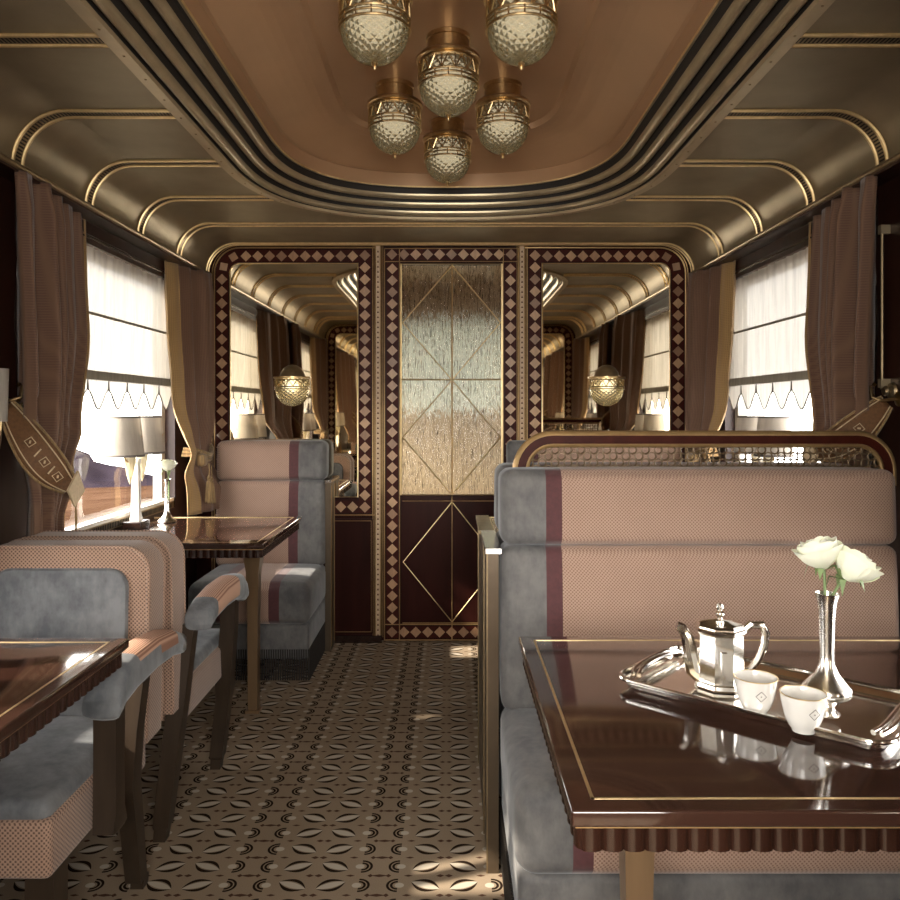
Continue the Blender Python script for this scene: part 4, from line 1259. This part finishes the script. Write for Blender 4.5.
# ------------------------------------------------------------------ vases and roses
def vase(loc, label, rz=0, wide=False):
    root = thing('bud_vase', label, 'vase', loc, rz); n = 32
    b = MB(); b.lathe([(0, 0), (.019, 0), (.020, .003), (.0125, .008), (.012, .014), (.022, .024), (.034, .030), (.037, .034), (.037, .044), (.033, .048), (.018, .066), (.0115, .082), (.0105, .10), (.0125, .155), (.0145, .178), (.019, .194), (.0175, .194), (.011, .17), (.009, .10)], 'silversoft', n=n)
    if wide:
        b = MB(); b.lathe([(0, 0), (.042, 0), (.044, .004), (.041, .010), (.026, .020), (.014, .038), (.0105, .06), (.010, .10), (.0125, .155), (.0145, .178), (.019, .194), (.0175, .194), (.011, .17), (.009, .10)], 'silversoft', n=n)
    b.build('vase_body', root, sharp=50); return root
def rose_head(b, c, size, tilt, seed):
    rr = random.Random(seed); c = Vector(c); rot = Matrix.Rotation(tilt[0], 3, 'X') @ Matrix.Rotation(tilt[1], 3, 'Y')
    for layer, (n, r, h, op) in enumerate(((3, .16, 1.0, .0), (4, .30, 1.02, .04), (5, .46, 1.0, .10), (5, .60, .96, .22), (5, .70, .86, .42))):
        for k in range(n):
            a0 = 2*PI*k/n+layer*.7+rr.uniform(-.15, .15); wa = 2*PI/n*.68; G = 6; vs = []
            lift = rr.uniform(-.04, .04)
            for i in range(G+1):
                v = i/G
                for j in range(G+1):
                    t = j/G*2-1
                    a = a0+t*wa*(.6+.4*math.sin(PI*min(1, v)*.7))
                    rad = r*(.15+.95*math.sin(min(1, v*1.25)*PI/2))*(1-.12*v)+op*max(0, v-.55)**2*1.6*(1-.3*t*t)
                    z = (h+lift)*v-op*.5*max(0, v-.6)-.13*t*t*v
                    vs.append(c+rot@(Vector((rad*math.cos(a), rad*math.sin(a), z))*size))
            b.add(vs, [(i*(G+1)+j, i*(G+1)+j+1, (i+1)*(G+1)+j+1, (i+1)*(G+1)+j) for i in range(G) for j in range(G)], 'rose')
def rose(base, head, size, tilt, seed, label):
    root = thing('white_rose', label, 'flower', base); L = Vector(base); h = Vector(head)
    b = MB(); rim = Vector((L.x+(h.x-L.x)*.22, L.y+(h.y-L.y)*.2, L.z+.092)); b.tube([L, rim, rim.lerp(h, .5)+Vector((0, 0, .006)), h], .0024, 'green', 8)
    b.build('stem', root, loc=L)
    b = MB(); rose_head(b, head, size, tilt, seed); b.build('bloom', root, loc=L, sharp=80)
    b = MB()
    rr = random.Random(seed+9)
    for k in range(5):
        a = 2*PI*k/5+.3; d = Vector((math.cos(a), math.sin(a), 0)); e = Vector((-d.y, d.x, 0))
        p0 = h; p1 = h+d*size*.5+Vector((0, 0, size*.10)); p2 = h+d*size*.62+Vector((0, 0, -size*(.25+.2*rr.random())))
        b.add([p0-e*.003, p0+e*.003, p1+e*.005, p1-e*.005, p2], [(0, 1, 2, 3), (3, 2, 4)], 'green')
    b.build('sepals', root, loc=L)
vx, vy_ = .605, 1.268
VT = .797
vase((vx, vy_, VT), 'silver bud vase holding two white roses on the tea tray')
def at(px, py, Y): return ((px-450)*Y/790, Y, 1.285-(py-410)*Y/790)
rose((vx-.001, vy_+.003, VT+.10), at(824, 569, 1.275), .049, (-.1, -.25), 3, 'upright white rose in the tray vase, closer to the teapot')
rose((vx+.002, vy_-.003, VT+.10), at(846, 580, 1.262), .049, (.1, .55), 5, 'white rose leaning outward from the tray vase')
vase((-1.275, 3.56, .78), 'small silver bud vase on the far table beside the twin-shade lamp', 0, True)
rose((-1.262, 3.55, .88), (-1.27, 3.55, 1.01), .052, (0, .1), 8, 'single white rose in the far table vase')

# ------------------------------------------------------------------ tray
root = thing('silver_tray', 'rectangular silver tray with ribbed rim on the wide walnut table', 'tray', (.552, 1.385, .7806), math.radians(-41.5))
hw, hh, r = .222, .128, .035
def rrect(hw, hh, r, n=8):
    out = []
    for cx, cy, a0 in ((hw-r, hh-r, 0), (-hw+r, hh-r, 90), (-hw+r, -hh+r, 180), (hw-r, -hh+r, 270)):
        for i in range(n+1):
            a = math.radians(a0+90*i/n); out.append((cx+r*math.cos(a), cy+r*math.sin(a)))
    return out
b = MB(); pr = [(.03, .001), (.030, .006), (.012, .008), (.004, .016), (-.004, .019), (-.004, .015), (.003, .011), (.012, .001), (.03, .0)]
rg = [rrect(hw-u, hh-u, max(.006, r-u)) for u, z in pr]; n = len(rg[0])
for k in range(len(pr)-1):
    b.add([(x, y, pr[k][1]) for x, y in rg[k]]+[(x, y, pr[k+1][1]) for x, y in rg[k+1]], [(i, (i+1) % n, n+(i+1) % n, n+i) for i in range(n)], 'silver')
b.add([(x, y, .006) for x, y in rg[1]], [tuple(range(n))], 'silver'); b.add([(x, y, 0) for x, y in rg[8]], [tuple(range(n))], 'silver')
body = b.build('tray_body', root, sharp=40)
b = MB()
b.tube([(x, y, .019) for x, y in rrect(hw+.004, hh+.004, r+.004)], .0035, 'silver', 8, True); b.build('rolled_rim', root)
for s in (-1, 1):
    for d in (-.006, .006):
        b = MB(); b.tube([(s*(hw-.012-abs(t)**4*.01+d), t*(hh-.035), .020+.006*(1-t*t)) for t in [k/8-1 for k in range(17)]], .0045, 'silver', 8); b.build('ribbed_handle', root)

# teapot
TZ = .788
tx, ty = .487, 1.425
root = thing('silver_teapot', 'faceted silver teapot with loop handle on the tray', 'teapot', (tx, ty, TZ), math.radians(-8))
b = MB(); b.lathe([(0, 0), (.044, 0), (.046, .004), (.044, .01), (.042, .012), (.0405, .09), (.041, .096), (.045, .1), (.045, .105), (.040, .108), (0, .108)], 'silver', n=8, rot0=PI/8)
b.build('pot_body', root, sharp=15)
b = MB(); b.lathe([(.041, .106), (.043, .110), (.040, .114), (.018, .119), (0, .12)], 'silver', n=8, rot0=PI/8); lid = b.build('lid', root, sharp=15)
b = MB(); b.lathe([(.006, .118), (.004, .123), (.008, .128), (.0085, .132), (.004, .136), (.007, .141), (.005, .147), (0, .149)], 'silver', n=12); b.build('knob', lid)
b = MB(); b.tube([(-.034, 0, .02), (-.046, 0, .028), (-.052, 0, .055), (-.057, 0, .085), (-.068, 0, .103), (-.076, 0, .106)], [.017, .016, .014, .011, .009, .008], 'silver', 10); b.build('spout', root)
b = MB(); b.tube([(.038, 0, .098), (.052, 0, .112), (.072, 0, .112), (.079, 0, .098), (.076, 0, .075), (.066, 0, .05), (.052, 0, .032), (.038, 0, .026)], [.006, .007, .0075, .0075, .007, .0065, .006, .006], 'silver', 10); b.build('handle', root)
b = MB(); b.box(-.005, .005, -.042, -.0395, .02, .07, 'silver'); b.build('side_strap', root)

def cup(x, y, label, emb):
    root = thing('porcelain_cup', label, 'cup', (x, y, TZ), emb)
    b = MB(); b.lathe([(0, 0), (.017, 0), (.018, .004), (.023, .010), (.029, .026), (.033, .046), (.0345, .058), (.0335, .058), (.031, .045), (.026, .024), (.016, .012), (0, .010)], 'white', n=40); b.build('cup_body', root, sharp=60)
    b = MB(); b.tube([(.0341*math.cos(2*PI*k/40), .0341*math.sin(2*PI*k/40), .0583) for k in range(40)], .0009, 'gold', 6, True); b.build('gilt_rim', root)
    b = MB()
    def P(u, z): 
        rad = .0335 if z > .045 else (.0302+(z-.026)/.02*.0035)
        a = -PI/2+u/rad; return Vector((rad*1.005*math.cos(a), rad*1.005*math.sin(a), z))
    q = .0085; c = .036
    b.tube([P(-q, c), P(-q/2, c+q/2), P(0, c+q), P(q/2, c+q/2), P(q, c), P(q/2, c-q/2), P(0, c-q), P(-q/2, c-q/2)], .0005, 'emblem', 4, True)
    b.lathe([(0, -.0012), (.0012, 0), (0, .0012)], 'emblem', P(0, c), 6)
    b.build('diamond_emblem', root)
cup(.503, 1.30, 'white gilt-rimmed cup standing closest to the silver teapot', -.1)
cup(.548, 1.225, 'white gilt-rimmed cup at the tray edge beside the bud vase', .1)

# ------------------------------------------------------------------ outside
b = MB(); N = 48; rad = [1.75, 4, 10, 25, 60, 120, 220, 330, 420]
vs = []
for r_ in rad:
    for k in range(N):
        a = 2*PI*k/N; zz = -1.2-.081*r_ + (R.uniform(-.3, .3)*r_/60 if r_ > 9 else 0); vs.append((r_*math.cos(a), 2+r_*math.sin(a), zz))
b.add(vs, [(i*N+k, i*N+(k+1) % N, (i+1)*N+(k+1) % N, (i+1)*N+k) for i in range(len(rad)-1) for k in range(N)], 'sand')
g = struct(b.build('ground', sharp=180))
b = MB(); prof_ = [(40, 468), (55, 458), (66, 452), (72, 447), (78, 449), (86, 455), (96, 462), (106, 466), (118, 468), (130, 470), (142, 474), (155, 478), (175, 482), (200, 486)]
vs = []
Y0 = 300
for px, py in prof_:
    t = at(px, py-2, Y0); vs += [(t[0], Y0+20, t[2]-30), (t[0]+1, Y0, t[2]), (t[0]+6, Y0-14, t[2]-(t[2]+40)*.1-1.5), (t[0]+2, Y0-50, -31)]
for i in range(len(vs)):
    if i % 4 in (1, 2): vs[i] = (vs[i][0]+R.uniform(-2, 2), vs[i][1]+R.uniform(-4, 4), vs[i][2]+R.uniform(-.7, .4))
b.add(vs, [(4*i+j, 4*i+j+1, 4*i+j+5, 4*i+j+4) for i in range(len(prof_)-1) for j in range(3)], 'mount')
m_ = b.build('mountain', sharp=25); struct(m_)

# ------------------------------------------------------------------ light
w = bpy.data.worlds.new('World'); sc.world = w; w.use_nodes = True
bg = w.node_tree.nodes['Background']; bg.inputs[0].default_value = (1, .965, .92, 1); bg.inputs[1].default_value = 6.6
sd = bpy.data.lights.new('sun', 'SUN'); sd.energy = 7; sd.angle = .03; sd.color = (1, .9, .75)
so = bpy.data.objects.new('sun', sd); C.objects.link(so)
so.rotation_euler = Vector((1, .30, -.66)).to_track_quat('-Z', 'Y').to_euler()

# unseen fill lights added in the two vestibules
def panel_lamp(x, y, z, sx, sy, e, rx, label):
    ld = bpy.data.lights.new('panel_light', 'AREA'); ld.shape = 'RECTANGLE'; ld.size = sx; ld.size_y = sy; ld.energy = e; ld.color = (1, .96, .9)
    lo = bpy.data.objects.new('panel_light', ld); C.objects.link(lo); lo.location = (x, y, z); lo.rotation_euler = (rx, 0, 0)
panel_lamp(0, -.95, 1.45, 1.7, .9, 66, math.radians(93), '')  # added soft frontal fill behind the camera
panel_lamp(0, 4.62, 2.17, 1.2, .2, 1.6, 0, '')  # added fill above the door glass, brightens the vestibule wall beyond
cam = bpy.data.cameras.new('camera'); co = bpy.data.objects.new('camera', cam); C.objects.link(co)
co.location = (0, 0, 1.285); co.rotation_euler = (PI/2, 0, 0)
cam.sensor_width = 36; cam.lens = 36*790/900; cam.shift_y = -40/900; cam.clip_start = .02; cam.clip_end = 2000
sc.camera = co
sc.view_settings.view_transform = 'Standard'; sc.view_settings.look = 'None'; sc.view_settings.gamma = 1
sc.view_settings.exposure = 1.0
sc.cycles.max_bounces = 10; sc.cycles.diffuse_bounces = 5; sc.cycles.glossy_bounces = 6; sc.cycles.transparent_max_bounces = 16
sc.cycles.sample_clamp_indirect = 6; sc.cycles.caustics_refractive = False
sc.cycles.use_denoising = True
